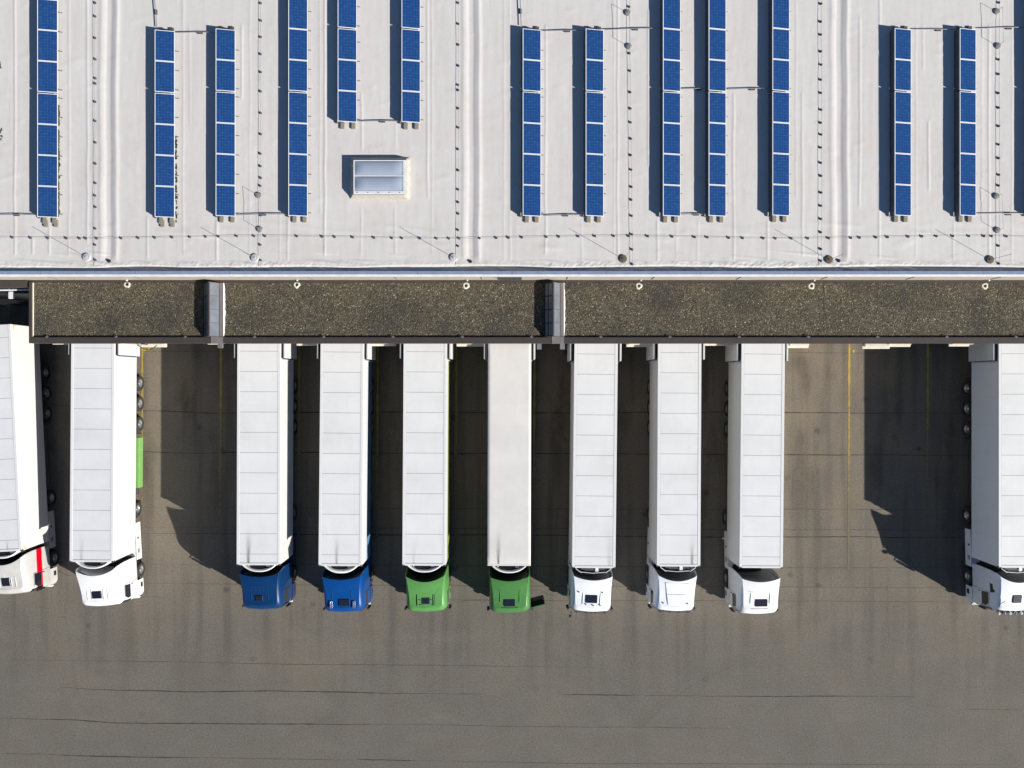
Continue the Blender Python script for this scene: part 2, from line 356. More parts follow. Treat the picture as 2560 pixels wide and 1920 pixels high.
# membrane roof as a height field
xs = np.concatenate([np.linspace(-60, -29.6, 16), np.arange(-29.5, 29.5, 0.045), np.linspace(29.6, 60, 16)])
ys = np.concatenate([np.arange(6.02, 7.2, 0.035), np.arange(7.2, 21.2, 0.09), np.linspace(21.3, 45, 20)])
X, Y = np.meshgrid(xs, ys); Z = np.zeros_like(X)
rs = np.random.RandomState(3)
def vn(u, v, seed):                                   # smooth value noise
    r = np.random.RandomState(seed); T = r.rand(64, 64); ui = np.floor(u).astype(int); vi = np.floor(v).astype(int)
    fu = u - ui; fv = v - vi; fu = fu * fu * (3 - 2 * fu); fv = fv * fv * (3 - 2 * fv)
    a = T[ui % 64, vi % 64]; b = T[(ui + 1) % 64, vi % 64]; c = T[ui % 64, (vi + 1) % 64]; d = T[(ui + 1) % 64, (vi + 1) % 64]
    return (a * (1 - fu) + b * fu) * (1 - fv) + (c * (1 - fu) + d * fu) * fv
seams = [(37, 0, 640), (82, 590, 640), (124, 560, 640), (173, 0, 645), (219, 0, 610), (369, 540, 650), (458, 0, 642), (542, 545, 655), (475, 60, 320), (604, 60, 250), (625, 0, 640),
         (719, 545, 655), (800, 0, 540), (812, 0, 643), (904, 230, 375), (990, 300, 370), (903, 515, 645), (988, 515, 640), (1080, 0, 640), (1069, 0, 500), (1260, 0, 655), (1275, 0, 650),
         (1364, 60, 640), (1455, 545, 655), (1535, 0, 640), (1544, 0, 655), (1622, 20, 420), (1644, 545, 655), (1745, 545, 655), (1834, 230, 655), (1919, 545, 655),
         (1990, 0, 500), (2006, 230, 645), (2149, 40, 520), (2199, 0, 650), (2290, 60, 650), (2308, 60, 180), (2322, 300, 480), (2383, 555, 655), (2455, 60, 500), (2472, 60, 655), (2530, 0, 655), (700, 0, 655), (1690, 0, 655)]
for px, y0, y1 in seams:
    cx = (px - 1280) * 0.02135; a = (960 - y1) * 0.02135; b = (960 - y0) * 0.02135 + (20 if y0 == 0 else 0)
    wx = (vn(Y * 0.7, Y * 0 + px, 5) - 0.5) * 0.05
    m = np.clip((Y - a) / 0.15, 0, 1) * np.clip((b - Y) / 0.15, 0, 1)
    Z += (0.008 + 0.012 * ((px * 7) % 5) / 4) * np.exp(-((X - cx - wx) / 0.055) ** 2) * m
for px in (272, 1178, 2098):                           # drainage valleys
    cx = (px - 1280) * 0.02135; wx = (vn(Y * 0.5, Y * 0 + px, 9) - 0.5) * 0.08; d = X - cx - wx
    m = np.clip((Y - 6.45) / 0.4, 0, 1)
    Z -= 0.036 * np.exp(-(d / 0.19) ** 4) * m
    Z += 0.035 * np.exp(-((d - 0.42) / 0.12) ** 2) * m + 0.02 * np.exp(-((d + 0.4) / 0.12) ** 2) * m
Z += (vn(X * 0.9, Y * 0.25, 11) - 0.5) * 0.02
Z += (vn(X * 4.0, Y * 0.5, 12) - 0.5) * 0.0045 + (vn(X * 8, Y * 1.6, 14) - 0.5) * 0.0025
hw = np.clip((9.2 - Y) / 1.0, 0, 1); rr = vn(X * 0.5, Y * 4.0 + X * 0.4, 21)
Z += hw * np.clip(rr - 0.66, 0, 1) * 0.07              # cross wrinkles near the front edge
rw = vn(X * 1.3 + Y * 1.5, Y * 1.8 - X * 0.6, 33); Z += np.clip(rw - 0.76, 0, 1) * 0.05
up = np.clip((6.62 - Y) / 0.45, 0, 1)                  # membrane turned up against the parapet, crumpled
fold = vn(X * 3.2 + Y * 4.5, Y * 5.0, 41) * 0.6 + vn(X * 7.5 - Y * 5, Y * 9.0, 42) * 0.3; amp = 0.35 + 0.65 * vn(X * 0.25, X * 0, 43)
Z += up * 0.03 + np.minimum(up * 2.5, 1) * (fold - 0.4) * 0.11 * amp
slot = np.clip((6.22 + 0.14 * vn(X * 0.35, X * 0, 44) - Y) / 0.05, 0, 1); Z -= slot * (0.05 + 0.16 * vn(X * 0.22, X * 0, 45))
nx, ny = len(xs), len(ys)
me = bpy.data.meshes.new('roof_membrane')
co = np.stack([X, Y - IY, Z + ZR], -1).reshape(-1, 3).astype(np.float32)
idx = (np.arange(ny - 1)[:, None] * nx + np.arange(nx - 1)[None, :]).reshape(-1)
quads = np.stack([idx, idx + 1, idx + 1 + nx, idx + nx], -1).astype(np.int32)
me.vertices.add(len(co)); me.vertices.foreach_set('co', co.ravel()); me.loops.add(quads.size); me.loops.foreach_set('vertex_index', quads.ravel())
me.polygons.add(len(quads)); me.polygons.foreach_set('loop_start', np.arange(0, quads.size, 4, dtype=np.int32)); me.polygons.foreach_set('loop_total', np.full(len(quads), 4, np.int32))
me.update(calc_edges=True); me.polygons.foreach_set('use_smooth', np.ones(len(quads), bool)); me.materials.append(MEMB)
o = link('roof', me, wh); o.location = (0, 0, 0)
def zroof(x, y): return ZR + 0.0
# body walls
b = MB(); b.box(-60, 60, 5.74, 5.98, 7.4, 9.46); wpart('wall_cladding', b, CREAM)
b = MB(); b.box(-60, -26.55, 5.1, 5.49, 0, 6.9); wpart('recess_shade_box', b, DARK)  # added black box, standing in for shade on the left recess wall
b = MB(); b.box(-60, 60, 5.5, 5.73, 0, 7.4); b.box(-60, 60, 5.99, 45, 0, 9.0); wpart('wall', b, DOCK)
b = MB(); b.grid([[(x, 5.70, 9.545), (x, 5.81, 9.565)] for x in (-60, 60)]); b.grid([[(x, 5.70, 9.545), (x, 5.70, 9.43)] for x in (-60, 60)]); wpart('coping_front', b, WMET, fix=False)
b = MB()
for i in range(24):
    x0 = -60 + i * 5.0; e = 0.006
    b.add([(x0 + e, 5.81, 9.566), (x0 + 5 - e, 5.81, 9.566), (x0 + 5 - e, 6.0, 9.51), (x0 + e, 6.0, 9.51), (x0 + e, 6.0, 9.30), (x0 + 5 - e, 6.0, 9.30)], [(0, 1, 2, 3), (3, 2, 5, 4)])
wpart('coping_back', b, BLMET, fix=False)
b = MB()
x = -29.5
while x < 30:
    b.box(x, x + 0.03, 5.715, 5.738, 8.2, 9.2); x += 4.64
wpart('cladding_joint', b, STEEL)
b = MB(); b.box(-60, -26.75, 5.34, 5.70, 7.5, ZC); b.box(-26.74, 60, 5.60, 5.735, 7.6, ZG + 0.06); wpart('coping_strip', b, BROWN)
# canopy roof
b = MB(); b.box(-26.42, 60, 2.56, 5.66, 7.3, ZG); wpart('canopy_roof', b, GRAV)
b = MB(); b.box(-26.62, 60, 2.25, 2.58, 7.25, ZC + 0.02); b.box(-26.62, -26.44, 2.583, 5.62, 7.25, ZC + 0.02); wpart('canopy_coping', b, BROWN, bevel=0.015)
b = MB(); b.box(-26.438, -26.415, 2.62, 5.58, 7.7, ZC - 0.03); wpart('edge_flashing', b, LEDGE)
b = MB(); b.box(-26.5, 60, 3.0, 3.25, 0, 7.25); b.box(-26.5, -26.25, 3.26, 5.45, 0, 7.25); wpart('dock_wall', b, DOCK)
b = MB()
for px in (960, 2060): x = W(px, 700, ZG)[0]; b.box(x, x + 0.03, 2.6, 5.6, ZG, ZG + 0.012)
b.box(-12, 60, 2.80, 2.815, ZG, ZG + 0.012); wpart('canopy_joint', b, HAIR)
b = MB()
for px in np.arange(118, 2560, 173.0):
    x = W(px, 843, ZC)[0]; b.add([(x - 0.10, 2.60, ZC + 0.03), (x + 0.10, 2.60, ZC + 0.03), (x, 2.52, ZC + 0.05), (x, 2.68, ZC - 0.02)], [(0, 1, 2), (0, 3, 1)])
wpart('coping_clip', b, STEEL)
# roof drains on the canopy
for px, py in ((318, 711), (742, 712), (1165, 714), (1597, 715), (2028, 715), (2462, 715)):
    x, y = W(px, py, ZG); d = MB(); n = 26; prof = []
    for i in range(n):
        a = 2 * math.pi * i / n; k = 1 + 0.07 * math.sin(3 * a + px) + rnd.uniform(-0.1, 0.1)
        prof.append([(x + math.cos(a) * rr * k, y + math.sin(a) * rr * k, ZG + zz) for rr, zz in ((0.19, 0.0), (0.15, 0.03), (0.10, 0.03), (0.085, 0.02))])
    prof.append(prof[0]); d.grid(prof)
    o = wpart('roof_drain', d, LEDGE, fix=False); hdl = MB(); hdl.lathe([(0.0, 0.004), (0.10, 0.018)], 16, Matrix.Translation((x, y, ZG))); hdl.build('drain_hole', DARK, o, fix=False)
    s = MB(); s.box(x + 0.06, x + 0.13, 5.65, 5.733, 8.0, 8.08); wpart('overflow_spout', s, WMET)
# ridge roof lights on the canopy
def ridge_light(x0):
    xa, xr, xp = x0 + 0.45, x0 + 0.87, x0 + 1.06; y0, y1 = 2.60, 5.58; zb, za = ZG + 0.10, ZG + 0.60
    f = MB(); f.box(x0 - 0.04, xp, y0, y1, ZG - 0.02, zb)
    def bar(p, q, r=0.022): f.tube([p, q], r, 6)
    ny = 4
    for i in range(ny + 1):
        y = y0 + (y1 - y0) * i / ny; y = min(max(y, y0 + 0.03), y1 - 0.03)
        f.k = 1; bar((x0, y, zb), (xa, y, za), 0.03); f.k = 0; bar((xr, y, zb), (xa, y, za))  # left bars and strips darker: shade of the sunless side put into colour
    f.k = 1; f.box(x0 - 0.03, x0 + 0.04, y0, y1, zb, zb + 0.045); f.box(x0 + 0.17, x0 + 0.20, y0, y1, zb + 0.17, zb + 0.235); f.box(xa - 0.05, xa + 0.005, y0, y1, za - 0.03, za + 0.025); f.k = 0
    for (xx, zz) in ((xa + 0.03, za - 0.03), (xr, zb + 0.02)): f.box(xx - 0.022, xx + 0.03, y0, y1, zz - 0.02, zz + 0.025)
    o = wpart('ridge_light', f, [MAUVE, DARK]); k = MB(); k.box(xr + 0.03, xp - 0.003, y0 + 0.002, y1 - 0.002, zb + 0.003, zb + 0.02); k.build('plinth_cap', LBROWN, o)
    gl = MB(); gl.grid([[(x0, y, zb), (xa, y, za), (xr, y, zb)] for y in (y0 + 0.02, y1 - 0.02)]); gl.add([(x0, y0 + 0.01, zb), (xr, y0 + 0.01, zb), (xa, y0 + 0.01, za)], [(0, 1, 2)]); gl.build('glazing', RGLASS, o, fix=False)
    s = MB(); L = []
    for i in range(24):
        y = y0 + (y1 - y0) * i / 23; bul = 0.05 * math.sin(math.pi * i / 23) + rnd.uniform(-0.02, 0.02)
        L.append([(xp - 0.02, y, ZG + 0.09), (xp + 0.03 + bul * 0.5, y, ZG + 0.03), (xp + 0.03 + bul, y, ZG)])
    s.grid(L); s.build('sealing_strip', WMET, o, fix=False)
    c = MB(); c.box(x0 + 0.4, xp, 2.23, 2.599, ZC - 0.3, ZC + 0.035); c.build('end_flashing', LBROWN, o)
ridge_light(-16.98); ridge_light(1.80)
# domed roof light in the membrane
def curb():
    bx0, bx1, by0, by1 = -8.85, -5.32, 9.74, 12.30; tx0, tx1, ty0, ty1 = -8.42, -5.60, 10.02, 11.90; z0, z1 = ZR - 0.05, ZR + 0.38
    rows = []
    for t in (0, 0.25, 0.5, 0.72, 0.86, 1.0):
        zz = z0 + (z1 - z0) * t ** 2.6; ring = []
        x0, x1, y0, y1 = [a + (b_ - a) * t for a, b_ in ((bx0, tx0), (bx1, tx1), (by0, ty0), (by1, ty1))]
        for (xa, ya, xb, yb) in ((x0, y0, x1, y0), (x1, y0, x1, y1), (x1, y1, x0, y1), (x0, y1, x0, y0)):
            for k in range(14):
                q = k / 14; wv = 0.035 * (1 - t) * rnd.uniform(-1, 1)
                ring.append((xa + (xb - xa) * q + wv, ya + (yb - ya) * q + wv, zz + 0.02 * rnd.uniform(-1, 1) * (1 if 0 < t < 1 else 0)))
        ring.append(ring[0]); rows.append(ring)
    m = MB(); m.grid(rows); sky_ = wpart('skylight', m, plain('weathered curb membrane', (0.47, 0.44, 0.38), 0.7, var=0.2, nscale=4, dirt=(0.36, 0.30, 0.22)), fix=False, smooth=True)
    f = MB(); X0, X1, Y0, Y1 = -8.38, -5.62, 10.04, 11.84; zz = ZR + 0.36
    for (a_, b_, c_, d_) in ((X0, X1, Y0, Y0 + 0.16), (X0, X1, Y1 - 0.05, Y1), (X0, X0 + 0.05, Y0 + 0.16, Y1 - 0.05), (X1 - 0.14, X1, Y0 + 0.16, Y1 - 0.05), (X0 + 0.05, X1 - 0.14, 10.975, 11.03)):
        f.box(a_, b_, c_, d_, zz - 0.2, zz + 0.10)
    f.build('frame', WMET, sky_, bevel=0.012)
    for (ya, yb) in ((10.21, 10.97), (11.035, 11.785)):
        d = MB(); rows = []
        for i in range(13):
            u = i / 12; r_ = []
            for j in range(21):
                v_ = j / 20; hgt = 0.11 * (math.sin(math.pi * u) ** 0.55) * (min(1, 6 * v_, 6 * (1 - v_)) ** 0.6)
                r_.append((X0 + 0.05 + (X1 - X0 - 0.19) * v_, ya + (yb - ya) * u, zz + 0.075 + hgt))
            rows.append(r_)
        d.grid(rows); d.build('dome', LGLASS, sky_, fix=False, smooth=True)
    bt = MB()
    for k in range(5): bt.box(-8.2 + k * 0.56, -8.14 + k * 0.56, 10.10, 10.13, zz + 0.1, zz + 0.115)
    bt.build('screw', DGREY, sky_)
curb()
# louvre in the cladding
b = MB(); x0 = W(1244, 697, 8.6)[0]; x1 = W(1304, 697, 8.6)[0]
b.box(x0, x1, 5.60, 5.737, 9.0, 9.05); b.box(x0 + 0.15, x1, 5.60, 5.737, 8.6, 8.65); b.box(x0 + 0.15, x1, 5.66, 5.738, 8.15, 8.58); wpart('louvre', b, DGREY)
# drain caps at the valley ends
for px, py in ((273, 653), (1176, 654), (2097, 652)):
    x, y = W(px, py, ZR); d = MB(); d.lathe([(0, 0.10), (0.06, 0.09), (0.085, 0.04), (0.10, -0.02)], 12, Matrix.Translation((x, y, ZR))); wpart('valley_outlet', d, DARK)
# docks
bays = [-25.25, -20.25, -15.2, -10.25, -5.25, -0.2, 4.95, 10.0, 15.0, 20.1, 25.2, 30.4]
for i, x in enumerate(bays):
    d = MB(); d.box(x - 1.3, x + 1.3, 2.96, 2.998, 1.15, 4.3); o = wpart('dock_door', d, DOORM)
    f = MB(); f.box(x - 1.65, x - 1.31, 2.80, 2.995, 1.0, 4.7); f.box(x + 1.31, x + 1.65, 2.80, 2.995, 1.0, 4.7); f.box(x - 1.3, x + 1.3, 2.80, 2.995, 4.31, 4.7)
    f.build('dock_shelter', DARK, o)
    q = MB(); q.box(x - 1.25, x - 0.95, 2.84, 2.95, 0.75, 1.12); q.box(x + 0.95, x + 1.25, 2.84, 2.95, 0.75, 1.12); q.build('dock_bumper', TYRE, o)
# ledges between the docks: (px0, px1, front py, dim)
for (a_, b_, fy, z) in ((350, 416, 868, 3.1), (294, 365, 863, 3.3), (130, 178, 861, 3.6), (741, 800, 864, 3.2), (926, 990, 865, 3.2), (1141, 1212, 866, 3.2), (1566, 1632, 867, 3.2), (1759, 1822, 864, 3.2),
                        (1968, 2022, 870, 3.1), (2155, 2225, 872, 3.1), (2213, 2277, 867, 3.2), (2372, 2433, 866, 3.2), (518, 545, 861, 3.4)):
    xa, yf = W(a_, fy, z); xb, _ = W(b_, fy, z)
    m = MB(); m.box(xa, xb, yf, 2.99, z - 0.12, z); m.box(xa + 0.1, xb - 0.05, yf + 0.12, 2.99, z, z + 0.2); wpart('wall_ledge', m, LEDGE, bevel=0.03)
for px, py in ((551, 865), (1348, 868), (1406, 868)):
    x, y = W(px, py, 6.8); m = MB(); m.box(x - 0.13, x + 0.13, y - 0.12, 2.99, 6.72, 6.86); wpart('bracket', m, STEEL)
# hose hanging at empty bay
pts = [(-22.6 + 0.13 * k, 2.35 - 0.28 * math.sin(math.pi * k / 9), 3.75 - 0.2 * math.sin(math.pi * k / 9)) for k in range(10)]
m = MB(); m.tube(pts, 0.028, 8); wpart('hanging_hose', m, DGREY, smooth=True)
# lamp in the recess at the left end
lx, ly = W(27, 737, 7.0)
m = MB(); m.box(lx - 0.16, lx + 0.16, ly - 0.22, ly + 0.2, 6.85, 7.02); lo = wpart('wall_lamp', m, WMET, bevel=0.05, seg=2)
k = MB(); k.tube([(lx - 0.1, ly + 0.2, 6.95), (lx - 0.12, 5.5, 7.05)], 0.02, 6); k.tube([(lx + 0.1, ly + 0.2, 6.95), (lx + 0.12, 5.5, 7.05)], 0.02, 6); k.build('bracket_arm', STEEL, lo)
m = MB(); m.tube([(-60, 5.02, 7.1), (-28.0, 5.27, 7.2), (-26.6, 5.31, 7.22)], 0.05, 8); wpart('gutter_pipe', m, WMET)
# ---------------------------------------------------------------- solar rows
PW, PL, TILT = 0.99, 1.625, math.asin(0.20 / 0.99)
def panel_mesh():
    c = MB(); c.box(-PW / 2 + 0.03, PW / 2 - 0.03, -PL / 2 + 0.03, PL / 2 - 0.03, -0.01, 0.003); cm = c.mesh('panel', CELL)
    f = MB()
    for a_ in ((-PW / 2, PW / 2, -PL / 2, -PL / 2 + 0.03), (-PW / 2, PW / 2, PL / 2 - 0.03, PL / 2), (-PW / 2, -PW / 2 + 0.03, -PL / 2 + 0.03, PL / 2 - 0.03), (PW / 2 - 0.03, PW / 2, -PL / 2 + 0.03, PL / 2 - 0.03)):
        f.box(*a_, -0.035, 0.008)
    return cm, f.mesh('frame', ALU)
PM, FM = panel_mesh()
bb = MB(); bb.box(-0.11, 0.11, -0.17, 0.17, 0, 0.10); BLK = bb.mesh('ballast_block', CONC, bevel=0.01)
bb = MB(); bb.box(-0.11, 0.11, -0.17, 0.17, 0, 0.10); BLKD = bb.mesh('ballast_block', DCONC, bevel=0.01)
def solar_row(px, py, n, split, label, topblocks):
    x0, y0 = W(px, py, ZR + 0.42)
    root = empty('solar_panel_row', (x0, y0, ZR)); tag(root, label, 'solar panels', 'rows of solar panels on the warehouse roof')
    y = 0.0; first = None; segs = []; ys_ = 0.0
    for i in range(n):
        if i and (i - split) % 4 == 0: segs.append((ys_, y - 0.012)); y += 0.055; ys_ = y
        p = link('panel', PM, root); p.location = (0.4855, y + PL / 2, 0.325); p.rotation_euler = (0, TILT, 0)
        link('frame', FM, p); y += PL + 0.017
    segs.append((ys_, y - 0.017))
    pl = MB(); rl = MB()
    for a_, b_ in segs:
        pl.grid([[(0.0, yy, 0.405), (-0.07, yy, 0.06), (-0.08, yy, 0.02)] for yy in (a_ + 0.01, b_ - 0.01)])
        rl.box(0.12, 0.18, a_ + 0.02, b_ + 0.02, 0.015, 0.055); rl.box(0.76, 0.82, a_ + 0.02, b_ + 0.02, 0.015, 0.055)
        yy = a_ + 0.2
        while yy < b_:
            rl.box(-0.08, 1.0, yy, yy + 0.04, 0.056, 0.09); rl.box(0.03, 0.06, yy, yy + 0.04, 0.09, 0.34); rl.box(0.99, 1.12, yy, yy + 0.025, 0.02, 0.04); yy += 1.03
        rl.box(-0.13, -0.08, a_ - 0.02, a_ + 0.05, 0.05, 0.12)
    pl.build('wind_plate', DSTEEL, root, fix=False); rl.build('rail', STEEL, root)
    for j, xx in enumerate((0.20, 0.74)):
        b_ = link('ballast_block', BLK, root); b_.location = (xx + rnd.uniform(-0.03, 0.03), -0.12, 0.0)
        if px < 500: c_ = link('ballast_block', BLK, root); c_.location = (xx + 0.05, -0.30, 0.0); c_.rotation_euler = (0, 0, 0.06)
        if topblocks:
            b_ = link('ballast_block', BLKD, root); b_.location = (xx + rnd.uniform(-0.03, 0.03), y + 0.06, 0.0)
ROWS = [(93.3, 542, 8, 4, 'solar row nearest the left frame edge, moss along its right side', False),
        (387, 542, 6, 4, 'six panel solar row with big ballast blocks below, moss beside its lower half', True),
        (539.3, 539, 6, 4, 'six panel solar row between a mossy row and the wire with paired rods', True),
        (721, 539, 8, 4, 'long solar row just left of the skylight', False),
        (844.4, 303, 7, 3, 'short reaching solar row ending above the left half of the skylight', False),
        (1004, 304, 7, 3, 'short reaching solar row ending above the right end of the skylight', False),
        (1307, 539, 6, 4, 'first six panel solar row right of the middle roof valley', True),
        (1464.4, 539, 6, 4, 'six panel solar row left of the wire with two round bases near the top', True),
        (1657.5, 539, 8, 4, 'leftmost of the three close set long rows right of centre', False),
        (1771.7, 539, 8, 4, 'middle one of the three close set long rows right of centre', False),
        (1931.2, 538, 8, 4, 'rightmost of the three long rows, left of the right hand valley', False),
        (2236.8, 538, 6, 4, 'first six panel solar row right of the right hand valley', True),
        (2399.5, 538, 6, 4, 'six panel solar row beside the wire line near the right edge', True),
        (2579, 538, 8, 4, 'solar row cut by the right frame edge, mostly its blue shadow showing', False)]
for r_ in ROWS: solar_row(*r_)
# ---------------------------------------------------------------- conduits between rows
def conduit(x0, y0, x1, y1, label):
    a_ = Vector((*W(x0, y0, ZR + 0.1), 0)); b_ = Vector((*W(x1, y1, ZR + 0.1), 0)); mid = (a_ + b_) / 2
    root = empty('cable_conduit', (mid.x, mid.y, ZR)); tag(root, label, 'cable conduit', 'cable conduits between the solar rows')
    d = b_ - a_; p = MB(); p.tube([tuple(a_ - mid + Vector((0, 0, 0.10))), tuple(Vector((0, 0.03 if d.x > 1 else 0, 0.10))), tuple(b_ - mid + Vector((0, 0, 0.10)))], 0.022, 8); p.build('conduit', STEEL, root)
    s = MB(); s.box(-0.15, 0.15, -0.05, 0.05, 0.0, 0.07) if abs(d.x) > abs(d.y) else s.box(-0.06, 0.06, -0.13, 0.13, 0, 0.07); s.build('support_block', DCONC, root, bevel=0.01)
for a_ in ((438, 81, 560, 81, 'thin conduit joining the tops of the two six panel rows at left'),
           (1357, 77, 1480, 76, 'thin conduit joining the tops of the two six panel rows near the centre'),
           (1512, 74, 1665, 70, 'thin conduit crossing the wire line between round rod bases near the top'),
           (2285, 73, 2410, 75, 'thin conduit joining the tops of the two six panel rows at right'),
           (2448, 71, 2600, 68, 'thin conduit leading to the right frame edge at the top'),
           (1702, 222, 1790, 222, 'thin conduit between the first and middle of the three close rows, half way up'),
           (1818, 223, 1945, 221, 'thin conduit between the middle and right of the three close rows'),
           (-20, 537, 100, 537, 'thin conduit from the left frame edge to the foot of the first row'),
           (590, 537, 725, 535, 'thin conduit at the foot of the rows, passing between paired rods'),
           (1357, 539, 1470, 537, 'thin conduit joining the feet of the two six panel rows near the centre'),
           (1702, 536, 1780, 536, 'short thin conduit joining the feet of the first two close rows'),
           (2446, 535, 2600, 535, 'thin conduit at the foot of the rows leading to the right frame edge'),
           (896, 303, 1015, 303, 'thin conduit just above the skylight joining two rows'),
           (386, -10, 392, 68, 'conduit running up from the top of the mossy six panel row'),
           (1300, -10, 1303, 64, 'conduit running up from the top of the first row right of the middle valley')):
    conduit(*a_)
# ---------------------------------------------------------------- lightning conductor lines
hb = MB(); hb.box(-0.055, 0.055, -0.05, 0.05, 0, 0.075); hb.box(-0.02, 0.02, -0.07, 0.07, 0.075, 0.095); HOLD = hb.mesh('wire_holder', DCONC, bevel=0.012)
def conductor(pts, ext, label):
    P = [Vector((*W(x, y, ZR + 0.08), 0)) for x, y in pts]; c = P[0]
    root = empty('lightning_conductor', (c.x, c.y, ZR)); tag(root, label, 'lightning conductor', 'lightning conductor wires on the roof')
    E = [Vector((*W(x, y, ZR + 0.08), 0)) for x, y in ([ext[0]] + pts + [ext[1]])]
    wv = MB(); wv.tube([tuple(p - c + Vector((0, 0, 0.10 if i % 2 else 0.09))) for i, p in enumerate(E)], 0.007, 5); wv.build('wire', STEEL, root)
    for p in P:
        h = link('wire_holder', HOLD, root); h.location = p - c; h.rotation_euler = (0, 0, rnd.uniform(-0.5, 0.5))
hx = [x / 2.3047 for x in (68, 173, 273, 380, 456, 492, 555, 696, 795, 890, 990, 1092, 1183, 1257, 1363, 1463)] + [600 + x / 2.304 for x in (143, 327, 473, 545, 649, 772, 875, 933, 1037, 1132, 1203, 1263, 1380, 1477, 1548)] \
   + [1240 + x / 2.304 for x in (73, 150, 291, 363, 475, 571, 680, 766, 876, 1017, 1146, 1219, 1343, 1423, 1541)] + [1880 + x / 2.304 for x in (67, 137, 228, 324, 445, 572, 623, 717, 784, 903, 982, 1065, 1160, 1252, 1340, 1383, 1469)]
conductor([(x, 593 + 3 * math.sin(x / 140.0)) for x in hx], ((-60, 593), (2640, 595)), 'long thin wire on small dark blocks running parallel to the roof edge')
def V(x, ysl, lab, k=2.304, x2=None):
    pts = [(x + ((x2 - x) * y / k / 655 if x2 else 0) + rnd.uniform(-0.6, 0.6), y / k) for y in ysl]
    conductor(pts, ((x, -30), (pts[-1][0], 668)), lab)
V(237, (-60, 15, 93, 217, 340, 450, 480, 585, 696, 820, 942, 1054, 1126, 1192, 1316, 1410, 1497), 'wire on dark blocks left of the left hand valley')
V(651, (-80, 17, 117, 212, 310, 414, 525, 650, 772, 884, 956, 1024, 1070, 1240, 1410, 1499), 'wire on dark blocks just left of the long row beside the skylight')
V(1145.6, (-90, 15, 136, 256, 377, 488, 518, 623, 734, 858, 980, 1091, 1164, 1230, 1324, 1417), 'wire on dark blocks along the middle valley')
V(1573, (-60, 37, 306, 407, 530, 624, 704, 798, 893, 977, 1076, 1150, 1243, 1350, 1437, 1521), 'slightly crooked wire on dark blocks left of the three close rows', x2=1581)
V(2053.6, (-60, 20, 123, 198, 295, 371, 458, 534, 631, 706, 774, 849, 937, 1012, 1109, 1185, 1261, 1337, 1434, 1502), 'wire on closely spaced dark blocks along the right hand valley')
V(2498, (-60, 13, 341, 425, 535, 619, 725, 831, 910, 1006, 1068, 1415, 1518), 'wire on dark blocks nearest the right frame edge')
# tall rods with a round concrete foot
def rod(px, py, dark, label):
    x, y = W(px, py, ZR + 0.05); root = empty('lightning_rod', (x, y, ZR)); tag(root, label, 'lightning rod', 'tall lightning rods along the roof edge')
    d = MB(); d.lathe([(0, 0.11), (0.06, 0.11), (0.07, 0.085), (0.18, 0.08), (0.21, 0.06), (0.22, 0)], 28); d.build('foot', plain('brown rod foot', (0.115, 0.098, 0.066), 0.8, var=0.3, nscale=8) if dark else plain('pale rod foot', (0.50, 0.50, 0.52), 0.45), root)
    t = MB(); t.tube([(0, 0, 0.1), (0, 0, 0.9), (0, 0, 1.85)], 0.011, 6); t.build('rod', STEEL, root)
for a_ in ((216, 643, 0, 'tall rod on pale round foot left of the left hand valley, near the parapet'), (637, 644.5, 0, 'tall rod on pale round foot beside the second wire line, near the parapet'),
           (1134, 643.7, 0, 'tall rod on pale round foot just left of the middle valley, near the parapet'), (1557.7, 646.7, 1, 'brown footed rod left of the three close rows, near the parapet'),
           (2073, 649, 1, 'brown footed rod just left of the right hand valley, near the parapet'), (2475.5, 649, 1, 'brown footed rod nearest the right frame edge')):
    rod(*a_)
def rod_pair(px, py0, py1, label):
    for k, py in enumerate((py0, py1)):
        x, y = W(px + (3 if k else 0), py, ZR + 0.05); root = empty('rod_stand', (x, y, ZR)); tag(root, label[k], 'rod stand', 'low paired rod stands')
        d = MB(); d.lathe([(0, 0.10), (0.05, 0.10), (0.13, 0.085), (0.16, 0.06), (0.17, 0)], 24); d.build('foot', plain('grey rod foot', (0.24, 0.235, 0.215), 0.7, var=0.25, nscale=8), root)
        t = MB(); t.tube([(0, 0, 0.08), (0, 0, 0.55)], 0.010, 6)
        if k == 0:
            Ly = -(py1 - py0) * 0.02135; t.tube([(0, 0, 0.55), (0.03, Ly * 0.5, 0.53), (0.06, Ly, 0.55)], 0.007, 5)
        t.build('rod', STEEL, root)
rod_pair(646, 488, 573, ('upper low stand of the pair left of the skylight', 'lower low stand of the pair left of the skylight'))
rod_pair(1569, 31, 115, ('upper low stand of the pair near the top centre', 'lower low stand of the pair near the top centre'))
rod_pair(2492, 28, 114, ('upper low stand of the pair in the top right corner', 'lower low stand of the pair in the top right corner'))
rod_pair(2491, 490, 575, ('upper low stand of the pair by the feet of the rightmost rows', 'lower low stand of the pair by the feet of the rightmost rows'))
# moss beside two rows
m = MB()
for (px, a_, b_, n) in ((147.5, 265, 540, 150), (441, 340, 500, 70), (441.5, 500, 556, 12), (1, 155, 170, 5), (3, 320, 350, 8)):
    for i in range(n):
        x, y = W(px + rnd.gauss(0, 0.9), rnd.uniform(a_, b_), ZR); sx, sy, sz = rnd.uniform(0.015, 0.04), rnd.uniform(0.03, 0.10), rnd.uniform(0.02, 0.05)
        pts = []
        for t in (0, 0.45, 0.8, 1.0):
            pts.append([(x + sx * math.cos(q * 1.047) * math.sqrt(max(0, 1 - t * t)) * rnd.uniform(.7, 1.3), y + sy * math.sin(q * 1.047) * math.sqrt(max(0, 1 - t * t)) * rnd.uniform(.7, 1.3), ZR + 0.0 + sz * t) for q in range(6)])
            pts[-1].append(pts[-1][0])
        m.grid(pts)
tag(m.build('moss', MOSS, fix=False), 'dark moss growing beside two solar rows', kind='stuff')
